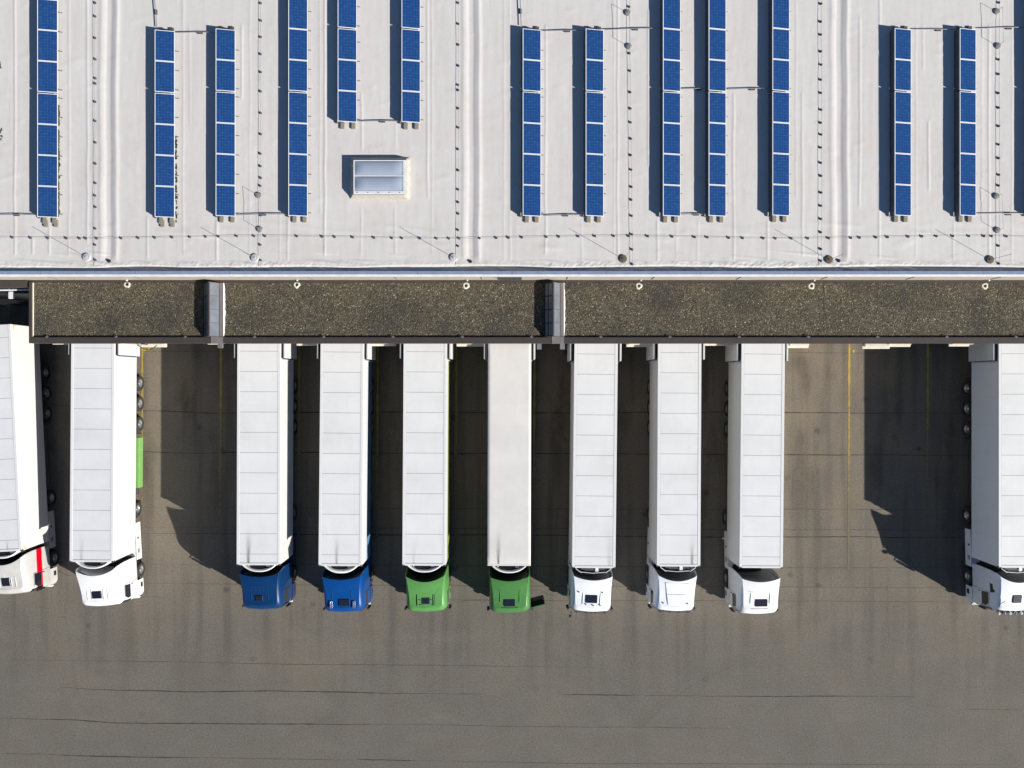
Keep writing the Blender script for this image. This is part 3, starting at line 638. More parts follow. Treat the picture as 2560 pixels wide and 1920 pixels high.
# ---------------------------------------------------------------- trucks
def wheel_meshes(wd):
    t = MB(); h = wd / 2
    t.lathe([(0.27, -h * 0.8), (0.30, -h), (0.45, -h), (0.49, -h * 0.8), (0.50, -h * 0.5), (0.50, h * 0.5), (0.49, h * 0.8), (0.45, h), (0.30, h), (0.27, h * 0.8)], 32, Matrix.Rotation(R(90), 4, 'Y'))
    r = MB(); r.lathe([(0.0, h * 0.75), (0.07, h * 0.8), (0.09, h * 0.45), (0.15, h * 0.35), (0.19, h * 0.3), (0.24, h * 0.75), (0.285, h * 0.85), (0.285, h * 0.6), (0.27, 0), (0.1, -h * 0.5), (0, -h * 0.5)], 24, Matrix.Rotation(R(90), 4, 'Y'))
    return t.mesh('wheel', TYRE, smooth=True), r.mesh('rim', RIM, smooth=True)
WM = wheel_meshes(0.33); WD = wheel_meshes(0.52)
def wheel(parent, x, y, dual=False, M=None):
    t, r = WD if dual else WM; p = Vector((x, y, 0.5))
    if M: p = M @ p
    o = link('wheel', t, parent); o.location = p; o.rotation_euler = (0, 0, 0 if x > 0 else math.pi); link('rim', r, o); return o
RINGS = [(1.20, -2.95, .30, 1.02, 1.02, -.45), (1.245, -3.0, .34, 1.15, 1.15, -.38), (1.25, -2.99, .36, 1.95, 1.95, -.36), (1.245, -2.90, .36, 2.85, 2.9, -.38),
         (1.20, -2.84, .36, 3.15, 3.3, -.42), (1.14, -2.76, .36, 3.36, 3.62, -.46), (1.07, -2.66, .34, 3.47, 3.80, -.52), (0.98, -2.54, .30, 3.53, 3.88, -.56)]
def upath(wd, f, r, b, flare, ns=9, nc=7, nf=8):
    pts = []
    for i in range(ns): pts.append((-wd, b + (f + r - b) * i / ns))
    for i in range(nc): a_ = math.pi / 2 * i / nc; pts.append((-wd + r - r * math.cos(a_), f + r - r * math.sin(a_)))
    for i in range(nf + 1): x = (-wd + r) + (2 * (wd - r)) * i / nf; pts.append((x, f - 0.06 * (1 - (x / (wd - r)) ** 2)))
    right = [(-x, y) for x, y in reversed(pts[:ns + nc])]; pts += right
    out = []
    for x, y in pts:
        t = max(0, min(1, (y - f) / (b - f))); out.append((x * (1 + flare * t * t), y, t))
    return out
def truck(name, X, Yf, rot, label, cabcol='white', cab_rot=0.0, cab_dy=0.0, soot=None, side=None, fab=False, fridge='arc', roof=(0.73, 0.738, 0.74), concave=0.42,
          hatch=(0.0, -2.05, 0.42, 0.40), style='ribs', mirrors=(1, 1), wallcol=(0.66, 0.655, 0.64), dz=0.0, doors=(1, 1), rearcol=None, zf=0.0, extra=()):
    root = empty('articulated_lorry', (X, Yf, 0), R(rot)); tag(root, label, 'lorry', 'articulated lorries parked at the loading docks')
    HW, L, Z0, Z1 = 1.30, 13.6, 1.15, 4.0
    sm = side or m_side('white trailer side ' + name, wallcol, wallcol, 1.0)
    # cargo box
    b = MB(); b.box(-HW, HW, 0, L, Z0, Z1 - 0.03); cargo = b.build('trailer_body', sm, root, bevel=0.05 if fab else 0.02, seg=2)
    rm = m_trailer_roof('trailer roof ' + name, roof, soot=soot)
    rf = MB()
    if fab:
        rows = []
        for i in range(41):
            y = L * i / 40; e = min(1.0, min(y, L - y) / 0.12) ** 0.5
            rows.append([(-HW * q, y, Z1 - 0.05 + 0.055 * e * min(1, (1 - abs(q)) / 0.06) ** 0.5) for q in [-1 + 2 * k / 28 for k in range(29)]])
        rf.grid(rows); rf.build('roof', rm, cargo, fix=False, smooth=True)
    else:
        rf.box(-HW + 0.17, HW - 0.17, 0.08, L - 0.05, Z1 - 0.05, Z1 - 0.012)
        rf.k = 1; rf.box(-HW + 0.16, HW - 0.16, 0.07, L - 0.04, Z1 - 0.06, Z1 - 0.02)
        rf2 = MB(); ye = [0.0, 0.13, 0.65]
        while ye[-1] + 1.217 < L - 0.1: ye.append(ye[-1] + 1.217)
        ye.append(L)
        for i in range(len(ye) - 1): rf2.box(-HW + 0.175, HW - 0.175, ye[i] + 0.011, ye[i + 1] - 0.011, Z1 - 0.03, Z1 + 0.001)
        base = MB(); base.box(-HW + 0.02, HW - 0.02, 0.02, L - 0.02, Z1 - 0.04, Z1 - 0.006); ro = base.build('roof', plain('roof joint sealant', (0.22, 0.22, 0.22), 0.7), cargo)
        rf2.build('roof_panel', rm, cargo)
        rl = MB()
        for s in (-1, 1): rl.box(min(s * HW, s * (HW - 0.16)) - 0.004, max(s * HW, s * (HW - 0.16)) + 0.004, 0.015, L, Z1 - 0.12, Z1 + 0.012)
        rl.box(-HW + 0.165, HW - 0.165, -0.02, 0.10, Z1 - 0.12, Z1 + 0.014); rl.build('roof_rail', plain('white roof rail', (0.71, 0.715, 0.72), 0.45, var=0.04), cargo, bevel=0.008)
        for s in (-1, 1):
            cc = MB(); cc.box(s * (HW - 0.03) - 0.055, s * (HW - 0.03) + 0.055, -0.045, 0.05, Z1 - 0.16, Z1 + 0.02); cc.build('corner_casting', DGREY, cargo, bevel=0.01)
    # rear doors folded back
    for s, on in zip((-1, 1), doors):
        if not on: continue
        d = MB(); xx = s * (HW + 0.10); d.box(xx - 0.035, xx + 0.035, L - 1.22, L - 0.02, 1.2, 3.93); do = d.build('rear_door', DARK, cargo, bevel=0.01)
        q = MB(); xo = s * (HW + 0.142 + 0.1); x_, X_ = sorted((s * (HW + 0.137), xo)); q.box(x_, X_, L - 1.18, L - 0.06, 1.25, 3.88); q.build('door_panel', WDOOR, do, bevel=0.01)
        h = MB(); h.tube([(s * (HW + 0.05), L - 1.27, 3.7), (s * (HW + 0.05), L - 1.27, 1.3)], 0.02, 6); h.build('locking_bar', ALU, do)
    # chassis and running gear
    c = MB()
    for s in (-1, 1): c.box(s * 0.42 - 0.05, s * 0.42 + 0.05, 0.4, L - 0.1, 0.85, 1.14)
    for yy in (0.6, 3, 5.5, 8.1, 9.4, 10.7, 13.2): c.box(-1.15, 1.15, yy - 0.05, yy + 0.05, 1.0, 1.14)
    c.box(-1.2, 1.2, L - 0.25, L - 0.1, 0.4, 0.55); c.build('trailer_chassis', DGREY, root)
    for yy in (8.1, 9.41, 10.72):
        for s in (-1, 1): wheel(root, s * 1.10, yy)
        a_ = MB(); a_.tube([(-1.0, yy, 0.5), (1.0, yy, 0.5)], 0.07, 10); a_.build('axle', DGREY, root)
    for s in (-1, 1):
        g_ = MB(); g_.box(s * 1.0 - 0.05, s * 1.0 + 0.05, 2.9, 3.0, 0.05, 1.0); g_.box(s * 1.0 - 0.12, s * 1.0 + 0.12, 2.82, 3.08, 0.0, 0.05); g_.build('landing_leg', DGREY, root)
        g_ = MB(); g_.box(s * 1.22 - 0.02, s * 1.22 + 0.02, 3.6, 7.2, 0.55, 0.68); g_.box(s * 1.22 - 0.02, s * 1.22 + 0.02, 3.6, 7.2, 0.85, 0.98); g_.build('side_guard', DGREY, root)
        g_ = MB(); g_.box(s * 1.1 - 0.17, s * 1.1 + 0.17, 7.48, 7.54, 0.35, 1.1); g_.box(s * 1.1 - 0.17, s * 1.1 + 0.17, 11.3, 11.34, 0.35, 1.1); g_.build('mud_flap', DARK, root)
    if 'corner_marks' in extra:
        for (ya, yb, yc) in ((L - 0.30, L - 0.05, L - 0.09), (0.05, 0.30, 0.05)):
            p = MB(); p.box(1.301, 1.306, ya, yb, 3.72, 3.77); p.box(1.301, 1.306, yc, yc + 0.04, 3.47, 3.72); p.build('corner_mark', plain('amber reflective tape', (0.70, 0.36, 0.02), 0.5), cargo)
    if 'pallet_box' in extra:
        p = MB(); p.box(0.75, 1.44, 4.05, 7.25, 0.5, 1.02); p.box(0.74, 1.447, 4.30, 4.33, 0.49, 1.027); p.build('pallet_box', m_paint('light green paint', (0.19, 0.40, 0.11)), root, bevel=0.015)
    # front unit
    if fridge in ('arc', 'crescent'):
        u = MB(); rows = []; n = 20
        for (rr_, zz) in ((0.0, 1.9), (0.0, 3.86), (0.035, 3.93), (0.10, 3.93), (0.125, 3.86), (0.125, 3.4)):
            rows.append([((1.06 - rr_) * (-1 + 2 * i / n), -0.03 - (0.43 - rr_ if fridge == 'arc' else 0.46 - rr_ * 1.5) * (1 - abs(-1 + 2 * i / n) ** 2.4), zz) for i in range(n + 1)])
        u.grid(rows); uo = u.build('refrigeration_unit', FRIDGE, root, fix=False, smooth=True)
        t = MB(); t.box(-0.86, 0.86, -0.20, -0.03, 1.9, 3.55); t.box(-0.55, 0.25, -0.27, -0.202, 1.9, 3.72); t.build('unit_casing', DGREY, uo)
        t = MB(); t.box(0.38, 0.62, -0.19, -0.06, 3.56, 3.66); t.tube([(-0.7, -0.12, 3.56), (-0.66, -0.1, 3.7)], 0.03, 8); t.build('unit_fitting', WMET, uo)
    elif fridge == 'frame':
        t = MB(); t.box(-0.72, 0.72, -0.22, -0.03, 1.9, 3.6); t.box(-0.5, 0.5, -0.30, -0.222, 2.0, 3.5); uo = t.build('refrigeration_unit', DGREY, root, bevel=0.02)
        t = MB()
        for s in (-1, 1): t.tube([(s * 1.06, -0.02, 3.86), (s * 1.04, -0.12, 3.88), (s * 0.72, -0.34, 3.88)], 0.022, 6)
        t.tube([(-0.72, -0.34, 3.7), (0, -0.40, 3.7), (0.72, -0.34, 3.7)], 0.02, 6); t.build('guard_rail', ALU, uo)
        t = MB(); t.box(0.14, 0.33, -0.33, -0.10, 3.61, 3.66); t.build('unit_cover', WMET, uo)
    else:
        t = MB(); t.box(-0.8, 0.8, -0.16, -0.03, 1.6, 3.4); uo = t.build('front_panel', DGREY, root)
        t = MB()
        for k_ in range(6): t.box(-0.3 + k_ * 0.17, -0.27 + k_ * 0.17, -0.12, -0.09, 3.41, 3.45)
        t.box(0.45, 0.62, -0.14, -0.06, 3.41, 3.5); t.build('connector', WMET, uo)
    # ------------------------------------------------ tractor, turned about the kingpin
    M = Matrix.Translation((0, 1.2, 0)) @ Matrix.Rotation(R(cab_rot), 4, 'Z') @ Matrix.Translation((0, -1.2 + cab_dy, 0))
    paint = m_paint(*cabcol) if isinstance(cabcol, tuple) else cabcol
    rings = [(wd, f, r, a_ + (zf if k > 3 else 0), z_ + (dz if k > 3 else 0), b_) for k, (wd, f, r, a_, z_, b_) in enumerate(RINGS)]
    flares = [0, 0, 0, 0, 0.03, 0.07, 0.12, 0.17]
    sh = MB(); rows = []
    def zz_(a_, b_, t): s_ = t * t * (3 - 2 * t); return a_ + (b_ - a_) * s_
    for k, (wd, f, r, a_, z_, b_) in enumerate(rings):
        U = upath(wd, f, r, b_, flares[k]); cv = concave * (k / 7.0) ** 2 * 0.25
        rows.append([(x, y, zz_(a_, z_, t)) for x, y, t in U])
    sh.grid(rows, M)
    top = rows[-1]; n = len(top); half = n // 2; fl = flares[-1]; wd, f, r, a_, z_, b_ = rings[-1]
    rr = []; NS = 16
    def rooftop(x, y):
        t = max(0, min(1, (y - f) / (b_ - f))); ww = wd * (1 + fl * t * t)
        return zz_(a_, z_, t) + 0.035 * max(0, 1 - (x / ww) ** 2)
    for i in range(half + 1):
        x0, y0, zz0 = top[i]; row = []
        for j in range(NS + 1):
            q = -1 + 2 * j / NS; x = -x0 * q * -1 if False else abs(x0) * q
            t = max(0, (y0 - f) / (b_ - f)); y = y0 - concave * (1 - q * q) * t ** 3 * (1 if abs(x0) > 0.01 else 0)
            row.append((x, y, zz0 + 0.035 * (1 - q * q) * min(1, abs(x0) / 0.5)))
        rr.append(row)
    sh.grid(rr, M)
    # rear edge of the side fairings thickened inward
    for s in (-1, 1):
        ed = []
        for k in range(len(rows)):
            x, y, z = rows[k][0] if s < 0 else rows[k][-1]; ed.append([(x, y, z), (x - s * 0.05, y + 0.005, z), (x - s * 0.055, y - 0.35, z)])
        sh.grid(ed, M)
    cme = sh.mesh('cab', paint, fix=False); auto_smooth(cme, 50); cab = link('cab', cme, root)
    # curved rear wall
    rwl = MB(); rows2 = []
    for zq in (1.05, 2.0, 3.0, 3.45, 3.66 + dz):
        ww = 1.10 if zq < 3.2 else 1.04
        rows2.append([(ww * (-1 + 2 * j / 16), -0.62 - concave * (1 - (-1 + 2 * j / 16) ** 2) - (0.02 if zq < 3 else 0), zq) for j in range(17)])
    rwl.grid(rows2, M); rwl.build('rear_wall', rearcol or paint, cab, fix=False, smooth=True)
    def ringpatch(z0, z1, off, i0, i1, nm, mat, wz=2):
        def at(zq):
            for k in range(len(rings) - 1):
                a1, a2 = rings[k], rings[k + 1]
                if a1[3] <= zq <= a2[3]:
                    q = (zq - a1[3]) / (a2[3] - a1[3]); pr = [a1[i] + (a2[i] - a1[i]) * q for i in range(6)]
                    return upath(pr[0] + off, pr[1] - off, pr[2], pr[5], 0)
            return upath(rings[-1][0] + off, rings[-1][1] - off, rings[-1][2], rings[-1][5], 0)
        m_ = MB(); m_.grid([[(x, y, zq) for x, y, t in at(zq)[i0:i1]] for zq in [z0 + (z1 - z0) * k / wz for k in range(wz + 1)]], M)
        return m_.build(nm, mat, cab, fix=False, smooth=True)
    ringpatch(1.95, 2.95, 0.012, 11, 30, 'windscreen', GLASS, 4)
    ringpatch(1.1, 1.75, 0.012, 15, 26, 'grille', DARK)
    for s in (-1, 1):                                   # side window, door outline, handle
        sw = MB(); yz = [(-2.66, 2.08), (-1.86, 2.08), (-1.80, 2.78), (-2.48, 2.78), (-2.66, 2.45)]
        x_ = s * 1.254; sw.add([(x_, y, z) for y, z in yz] + [(x_ - s * 0.02, y, z) for y, z in yz], [(0, 1, 2, 3, 4)] + [(i, (i + 1) % 5, 5 + (i + 1) % 5, 5 + i) for i in range(5)], M); sw.build('side_window', GLASS, cab)
        dl = MB()
        for p, q in (((-1.76, 1.15), (-1.76, 2.86)), ((-1.76, 2.86), (-2.6, 2.84))):
            dl.tube([M @ Vector((s * 1.25, p[0], p[1])), M @ Vector((s * 1.25, q[0], q[1]))], 0.010, 5)
        dl.tube([M @ Vector((s * 1.26, -1.9, 1.75)), M @ Vector((s * 1.26, -1.9, 1.95))], 0.025, 6); dl.build('door_seam', DARK, cab)
        hl = MB(); hl.box(s * 0.98 - 0.17, s * 0.98 + 0.17, -3.10, -3.0, 0.62, 0.82, M); hl.build('headlight', LENS, cab, bevel=0.02)
    # bumper, chassis, tanks, wheels
    bp = MB(); pl_ = [(x, y) for x, y, t in upath(1.25, -3.06, 0.4, -1.92, 0)]; bp.prism(pl_, 0.33, 1.015, M); bp.build('bumper', paint if style != 'visor' else paint, root)
    ch = MB()
    for s in (-1, 1): ch.box(s * 0.40 - 0.05, s * 0.40 + 0.05, -2.6, 3.1, 0.6, 0.88, M)
    ch.box(-0.6, 0.6, 0.5, 2.2, 0.885, 0.96, M); ch.box(-0.9, 0.9, -0.9, -0.35, 0.6, 0.98, M); ch.build('tractor_chassis', DARK, root)
    for s in (-1, 1):
        wheel(root, s * 1.10, -1.35, False, M); wheel(root, s * 1.0, 2.55, True, M)
        sk = MB(); sk.box(s * 1.235 - 0.02, s * 1.235 + 0.02, -0.62, 1.72, 0.36, 1.0, M); sk.box(s * 0.95 - 0.27, s * 0.95 + 0.25, -0.55, 1.66, 0.40, 0.97, M); sk.build('side_skirt', paint, root)
        st = MB(); x_ = s * 1.256; st.box(min(x_, x_ - s * 0.02), max(x_, x_ - s * 0.02), -2.42, -2.12, 0.45, 0.72, M); st.build('step', DARK, root)
        st = MB()
        for k in range(4): st.box(s * 1.258 - 0.006, s * 1.258 + 0.006, -0.2 + k * 0.07, -0.16 + k * 0.07, 0.62, 0.88, M)
        st.build('vent_slot', DARK, root)
        st = MB(); st.lathe([(0, 0.03), (0.07, 0.03), (0.08, 0)], 14, M @ Matrix.Translation((s * 1.255, 0.75, 0.78)) @ Matrix.Rotation(R(90 * s), 4, 'Y')); st.build('filler_cap', DARK, root)
        fd = MB(); rws = []
        for k in range(9):
            a_2 = math.pi * k / 8; rws.append([(s * (1.25 if e else 0.92), -1.35 + 0.57 * math.cos(a_2), 0.48 + 0.57 * math.sin(a_2)) for e in (0, 1)])
        fd.grid(rws, M)
        fd.build('mudguard', DARK, root, fix=False, smooth=True); fd = MB(); rws = []
        for k in range(9):
            a_2 = math.pi * (0.1 + 0.8 * k / 8); rws.append([(s * (1.26 if e else 0.74), 2.55 + 0.56 * math.cos(a_2), 0.48 + 0.56 * math.sin(a_2)) for e in (0, 1)])
        fd.grid(rws, M); fd.build('mudguard', DARK, root, fix=False, smooth=True)
    # roof hatch
    def slab(name_, x0, x1, y0, y1, h, mat, bev=0.01, lift=-0.02):
        q = MB(); vs = []
        for (x, y) in ((x0, y0), (x1, y0), (x1, y1), (x0, y1)): vs.append((x, y, rooftop(x, y) + lift))
        vs += [(x, y, z + h - lift) for x, y, z in vs]
        q.add(vs, [(0, 3, 2, 1), (4, 5, 6, 7), (0, 1, 5, 4), (1, 2, 6, 5), (2, 3, 7, 6), (3, 0, 4, 7)], M); return q.build(name_, mat, cab, bevel=bev)
    if hatch:
        hx_, hy_, hwid, hlen = hatch
        if style in ('wide', 'visor2'): slab('hatch_frame', hx_ - hwid / 2 - 0.05, hx_ + hwid / 2 + 0.05, hy_ - hlen / 2 - 0.05, hy_ + hlen / 2 + 0.05, 0.03, DGREY, 0.02)
        slab('roof_hatch', hx_ - hwid / 2, hx_ + hwid / 2, hy_ - hlen / 2, hy_ + hlen / 2, 0.055, HGLASS, 0.015)
    if style == 'ribs':
        for k in (-0.62, -0.36, 0.36, 0.62): slab('roof_rib', k - 0.02, k + 0.02, -2.40, -1.75, 0.028, paint, 0.006)
        slab('roof_rib', -0.02, 0.02, -1.75, -1.55, 0.025, paint, 0.006)
    elif style == 'dashes':
        for k in range(5):
            for (ya, yb) in ((-1.62, -1.50), (-1.44, -1.34), (-2.2, -1.80)):
                if ya < -2 and k in (1, 2, 3): continue
                slab('roof_rib', -0.55 + k * 0.25, -0.525 + k * 0.25, ya, yb, 0.03, paint, 0.004)
        q = MB(); q.tube([M @ Vector((1.0, -0.75, 3.68)), M @ Vector((1.02, -1.5, 3.62)), M @ Vector((1.1, -2.45, 3.35))], 0.03, 8); q.build('exhaust_stack', CHROME, cab)
        q = MB(); q.tube([M @ Vector((-0.9, -2.84, 3.14)), M @ Vector((0, -2.90, 3.14)), M @ Vector((0.9, -2.84, 3.14))], 0.045, 8); q.build('light_bar', CHROME, cab)
    elif style == 'horns':
        for x in (-0.76, -0.66, 0.62, 0.72):
            q = MB(); q.tube([M @ Vector((x, -2.55, rooftop(x, -2.5) + 0.09)), M @ Vector((x, -2.12, rooftop(x, -2.1) + 0.06))], 0.032, 8); q.build('air_horn', CHROME, cab)
        for x in (-0.62, 0.55): slab('roof_rib', x - 0.02, x + 0.02, -1.95, -1.45, 0.03, paint, 0.005)
        slab('roof_rib', -0.8, 0.8, -1.36, -1.32, 0.02, paint, 0.005)
    elif style == 'wide':
        for x in (-0.52, 0.46): slab('roof_rib', x, x + 0.05, -2.45, -1.72, 0.05, paint, 0.01); slab('roof_groove', x + 0.052 if x > 0 else x - 0.042, x + 0.092 if x > 0 else x - 0.002, -2.4, -1.72, 0.006, DARK, 0)
        slab('roof_groove', -0.5, 0.5, -2.36, -2.31, 0.006, DARK, 0)
        for s in (-1, 1):
            q = MB(); xa, xb = s * 0.60, s * 0.86
            q.tube([M @ Vector((xa, -1.72, rooftop(xa, -1.72) + 0.0)), M @ Vector((xb, -1.15, rooftop(xb, -1.15) + 0.0))], 0.018, 6); q.build('roof_groove', paint, cab)
        for x in (-0.38, 0.3): q = MB(); q.lathe([(0, 0.05), (0.035, 0.05), (0.04, 0)], 10, M @ Matrix.Translation((x, -2.05, rooftop(x, -2.05)))); q.build('antenna_base', DARK, cab)
    elif style == 'panels':
        for x in (-0.60, 0.56): slab('roof_rib', x, x + 0.045, -2.15, -1.45, 0.035, paint, 0.008)
        slab('roof_rib', -0.5, 0.5, -2.50, -2.47, 0.03, paint, 0.005); slab('roof_rib', -0.7, 0.7, -1.40, -1.36, 0.03, paint, 0.006)
    elif style == 'visor':
        for x in (-0.56, 0.50): slab('roof_rib', x, x + 0.05, -2.35, -1.6, 0.03, paint, 0.008)
        for x, y in ((-0.80, -1.55), (0.62, -1.55), (-0.35, -2.32), (0.10, -2.38), (0.52, -2.36)):
            q = MB(); q.lathe([(0, 0.10), (0.03, 0.09), (0.045, 0)], 10, M @ Matrix.Translation((x, y, rooftop(x, y)))); q.build('antenna_base', DARK, cab)
    elif style == 'deflector':
        q = MB(); lp = []
        for (x, y, h) in ((-0.50, -2.48, 0.0), (0.50, -2.48, 0.0), (0.80, -0.96, 0.0), (-0.80, -0.96, 0.0)): lp.append((x, y, rooftop(x, y) - 0.03))
        tp = [(x * 0.88, y + (0.06 if y < -2 else -0.03), z + (0.06 if y < -2 else 0.085)) for x, y, z in lp]
        q.add(lp + tp, [(4, 5, 6, 7), (0, 1, 5, 4), (1, 2, 6, 5), (2, 3, 7, 6), (3, 0, 4, 7)], M); q.build('roof_deflector', paint, cab, bevel=0.015)
        q = MB(); q.tube([M @ Vector((-0.56, -1.72, rooftop(0.5, -1.7) + 0.05)), M @ Vector((0.56, -1.72, rooftop(0.5, -1.7) + 0.05))], 0.014, 5); q.build('panel_seam', DGREY, cab)
        for x in (-0.75, 0.72): q = MB(); q.lathe([(0, 0.08), (0.03, 0.07), (0.04, 0)], 10, M @ Matrix.Translation((x, -2.3, rooftop(x, -2.3)))); q.build('antenna_base', DARK, cab)
    if style in ('visor', 'deflector', 'lampbar'):
        q = MB(); q.grid([[(x, -2.93 - 0.05 * (1 - x * x) - o_, zq) for x in [-1.0 + 0.2 * k for k in range(11)]] for o_, zq in ((-0.14, 3.36), (-0.05, 3.28), (-0.04, 3.12))], M); vz = q.build('sun_visor', DGREY, cab, fix=False)
        q = MB()
        for x in (-0.9, -0.32, 0.26, 0.82): q.box(x, x + 0.04, -2.95, -2.82, 3.27, 3.34, M)
        q.build('visor_bracket', DARK, cab)
    if style == 'lampbar':
        for k in range(7):
            q = MB(); x = -1.02 + k * 0.34; q.lathe([(0, -0.07), (0.09, -0.05), (0.11, 0.02), (0.05, 0.12), (0, 0.13)], 14, M @ Matrix.Translation((x, -2.93, 3.40)) @ Matrix.Rotation(R(-90), 4, 'X')); q.build('spot_lamp', CHROME if k % 2 else LENS, cab)
        q = MB(); q.tube([M @ Vector((-1.08, -2.84, 3.38)), M @ Vector((1.08, -2.84, 3.38))], 0.05, 8); q.tube([M @ Vector((-1.08, -2.95, 3.35)), M @ Vector((-0.98, -2.3, 3.55)), M @ Vector((-0.80, -2.1, 3.72))], 0.016, 6); q.build('lamp_bar', DARK, cab)
        for s in (-1, 1):
            q = MB(); x_ = s * 1.19; vs = [(s * 1.262, -1.75, 2.98), (s * 1.262, -1.15, 2.98), (s * 1.19, -1.25, 3.35), (s * 1.19, -1.65, 3.35)]; q.add(vs, [(0, 1, 2, 3)], M); q.build('upper_window', GLASS, cab, fix=False)
    for s, on in zip((-1, 1), mirrors):
        if not on: continue
        q = MB(); q.box(min(s * 1.27, s * 1.44), max(s * 1.27, s * 1.44), -2.90, -2.79, 2.0, 2.7, M); mo = q.build('mirror', DARK if on != 2 else paint, cab, bevel=0.04, seg=2)
        q = MB(); q.tube([M @ Vector((s * 1.2, -2.72, 2.8)), M @ Vector((s * 1.38, -2.9, 2.78))], 0.025, 6); q.tube([M @ Vector((s * 1.2, -2.75, 1.95)), M @ Vector((s * 1.38, -2.9, 1.98))], 0.02, 6); q.build('mirror_arm', DGREY, mo)
    if 'front_mirror' in extra:
        q = MB(); q.box(-1.28, -1.12, -3.32, -3.18, 2.85, 3.0, M); mo = q.build('mirror', DARK, cab, bevel=0.03, seg=2); q = MB(); q.tube([M @ Vector((-1.15, -2.9, 3.1)), M @ Vector((-1.2, -3.22, 2.98))], 0.02, 6); q.build('mirror_arm', DARK, mo)
    if 'open_door' in extra:
        Md = M @ Matrix.Translation((1.26, -2.72, 0)) @ Matrix.Rotation(R(14), 4, 'Z')
        q = MB(); q.box(0, 0.92, -0.05, 0.0, 1.1, 2.1, Md); q.box(0, 0.06, -0.05, 0.0, 2.1, 2.85, Md); q.box(0.86, 0.92, -0.05, 0, 2.1, 2.85, Md); q.box(0.06, 0.86, -0.05, 0, 2.79, 2.85, Md); q.k = 1; q.box(0.03, 0.89, 0.002, 0.14, 1.15, 2.05, Md)
        dd = q.build('open_door', [paint, DARK], cab); q = MB(); q.box(0.06, 0.86, -0.035, -0.015, 2.1, 2.79, Md); q.build('side_window', GLASS, dd)
    if 'air_tanks' in extra: pass
    return root
WHITE = ('white cab paint', (0.80, 0.80, 0.80)); BLUEW = ('cool white cab paint', (0.76, 0.79, 0.84))
truck('a', -30.72, -10.05, 2.8, 'silver cream lorry with a red side stripe, cut by the left frame edge', ('silver cream paint', (0.52, 0.515, 0.495), (1.92, 2.48, (0.62, 0.0, 0.015))), cab_rot=0.0, cab_dy=0.12,
      soot=(0.45, 0.10, 1.0, 0.9), doors=(0, 0), style='ribs', hatch=(0.05, -2.05, 0.5, 0.5), concave=0.42, roof=(0.70, 0.71, 0.73), rearcol=DARK, extra=('corner_marks',))
truck('b', -25.24, -10.66, 0.43 * -1, 'all white lorry in full sun with a light green pallet box under its trailer', WHITE, cab_rot=3.5, soot=(-0.6, 0.16, 2.6, 0.55), style='ribs', hatch=(-0.05, -2.1, 0.60, 0.44), concave=0.34,
      roof=(0.70, 0.71, 0.735), extra=('pallet_box',), mirrors=(0, 0), dz=-0.05)
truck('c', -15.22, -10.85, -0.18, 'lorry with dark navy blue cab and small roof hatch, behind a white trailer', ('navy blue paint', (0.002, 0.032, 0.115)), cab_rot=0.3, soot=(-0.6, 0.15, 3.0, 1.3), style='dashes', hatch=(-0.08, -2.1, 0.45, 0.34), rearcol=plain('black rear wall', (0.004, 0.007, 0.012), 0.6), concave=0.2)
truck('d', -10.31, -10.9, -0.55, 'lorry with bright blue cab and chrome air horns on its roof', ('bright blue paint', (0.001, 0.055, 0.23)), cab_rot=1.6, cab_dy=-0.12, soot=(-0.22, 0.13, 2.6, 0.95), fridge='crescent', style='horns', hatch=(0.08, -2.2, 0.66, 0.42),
      side=m_side('white and blue trailer side', (0.66, 0.67, 0.69), (0.10, 0.22, 0.40), 2.45), rearcol=plain('blue black rear wall', (0.003, 0.008, 0.02), 0.6), concave=0.2)
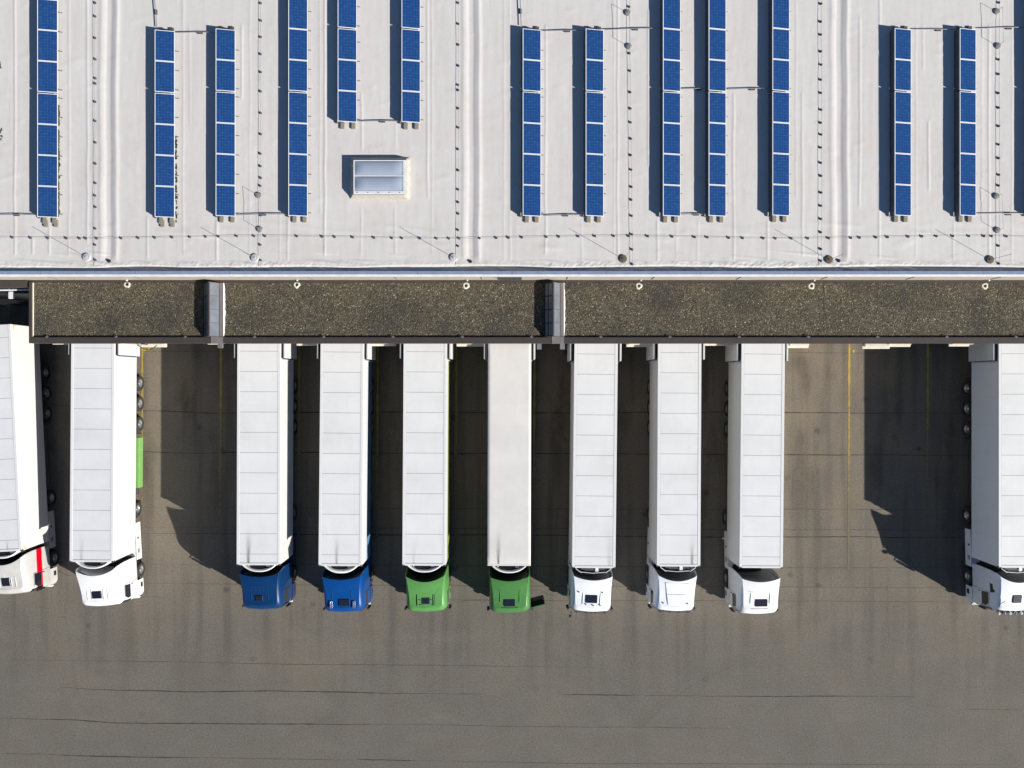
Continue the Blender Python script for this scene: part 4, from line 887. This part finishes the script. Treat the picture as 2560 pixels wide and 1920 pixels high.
truck('e', -5.28, -10.88, -0.34, 'green cab lorry with black framed hatch, square panelled trailer roof', ('leaf green paint', (0.098, 0.28, 0.075)), cab_rot=1.4, cab_dy=-0.12, soot=(-0.62, 0.16, 2.2, 0.4), style='wide', hatch=(0.0, -2.12, 0.42, 0.34),
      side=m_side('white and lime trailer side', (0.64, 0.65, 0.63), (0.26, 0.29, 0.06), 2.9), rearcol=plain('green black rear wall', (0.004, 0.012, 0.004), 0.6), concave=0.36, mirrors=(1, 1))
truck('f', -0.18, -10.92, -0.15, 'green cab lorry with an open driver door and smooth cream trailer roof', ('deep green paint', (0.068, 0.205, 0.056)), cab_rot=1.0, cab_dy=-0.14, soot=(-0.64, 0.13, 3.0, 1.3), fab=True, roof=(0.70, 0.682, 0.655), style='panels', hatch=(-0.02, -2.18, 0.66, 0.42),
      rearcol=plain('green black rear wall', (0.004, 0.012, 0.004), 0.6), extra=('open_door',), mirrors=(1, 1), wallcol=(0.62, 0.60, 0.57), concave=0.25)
truck('g', 4.90, -11.02, -0.63, 'white cab lorry with dark sun visor, roof hatch and arm mirrors on both sides', BLUEW, cab_rot=-1.0, soot=(0.93, 0.22, 4.5, 0.35), fridge='frame', style='visor', hatch=(-0.02, -1.98, 0.70, 0.50), extra=('front_mirror',), concave=0.24, rearcol=RWALL)
truck('h', 9.99, -10.93, -0.30, 'white cab lorry with a plain sloping roof deflector and no hatch', BLUEW, cab_rot=-1.2, cab_dy=-0.05, soot=(0.81, 0.14, 2.6, 1.1), fridge='frame', style='deflector', hatch=None, concave=0.33, rearcol=RWALL)
truck('i', 14.94, -11.02, -0.58, 'round nosed white cab lorry next to the empty sunlit bay', WHITE, cab_rot=1.4, cab_dy=-0.12, fridge='none', style='panels', hatch=(0.08, -2.1, 0.72, 0.44), concave=0.22, rearcol=RWALL, mirrors=(1, 1), wallcol=(0.72, 0.73, 0.70))
truck('j', 30.50, -11.0, 0.0, 'white cab lorry with a row of roof spot lamps, cut by the right frame edge', BLUEW, cab_rot=1.0, fridge='frame', style='lampbar', hatch=(-0.02, -2.0, 0.52, 0.48), concave=0.4, wallcol=(0.80, 0.82, 0.85), rearcol=RWALL)
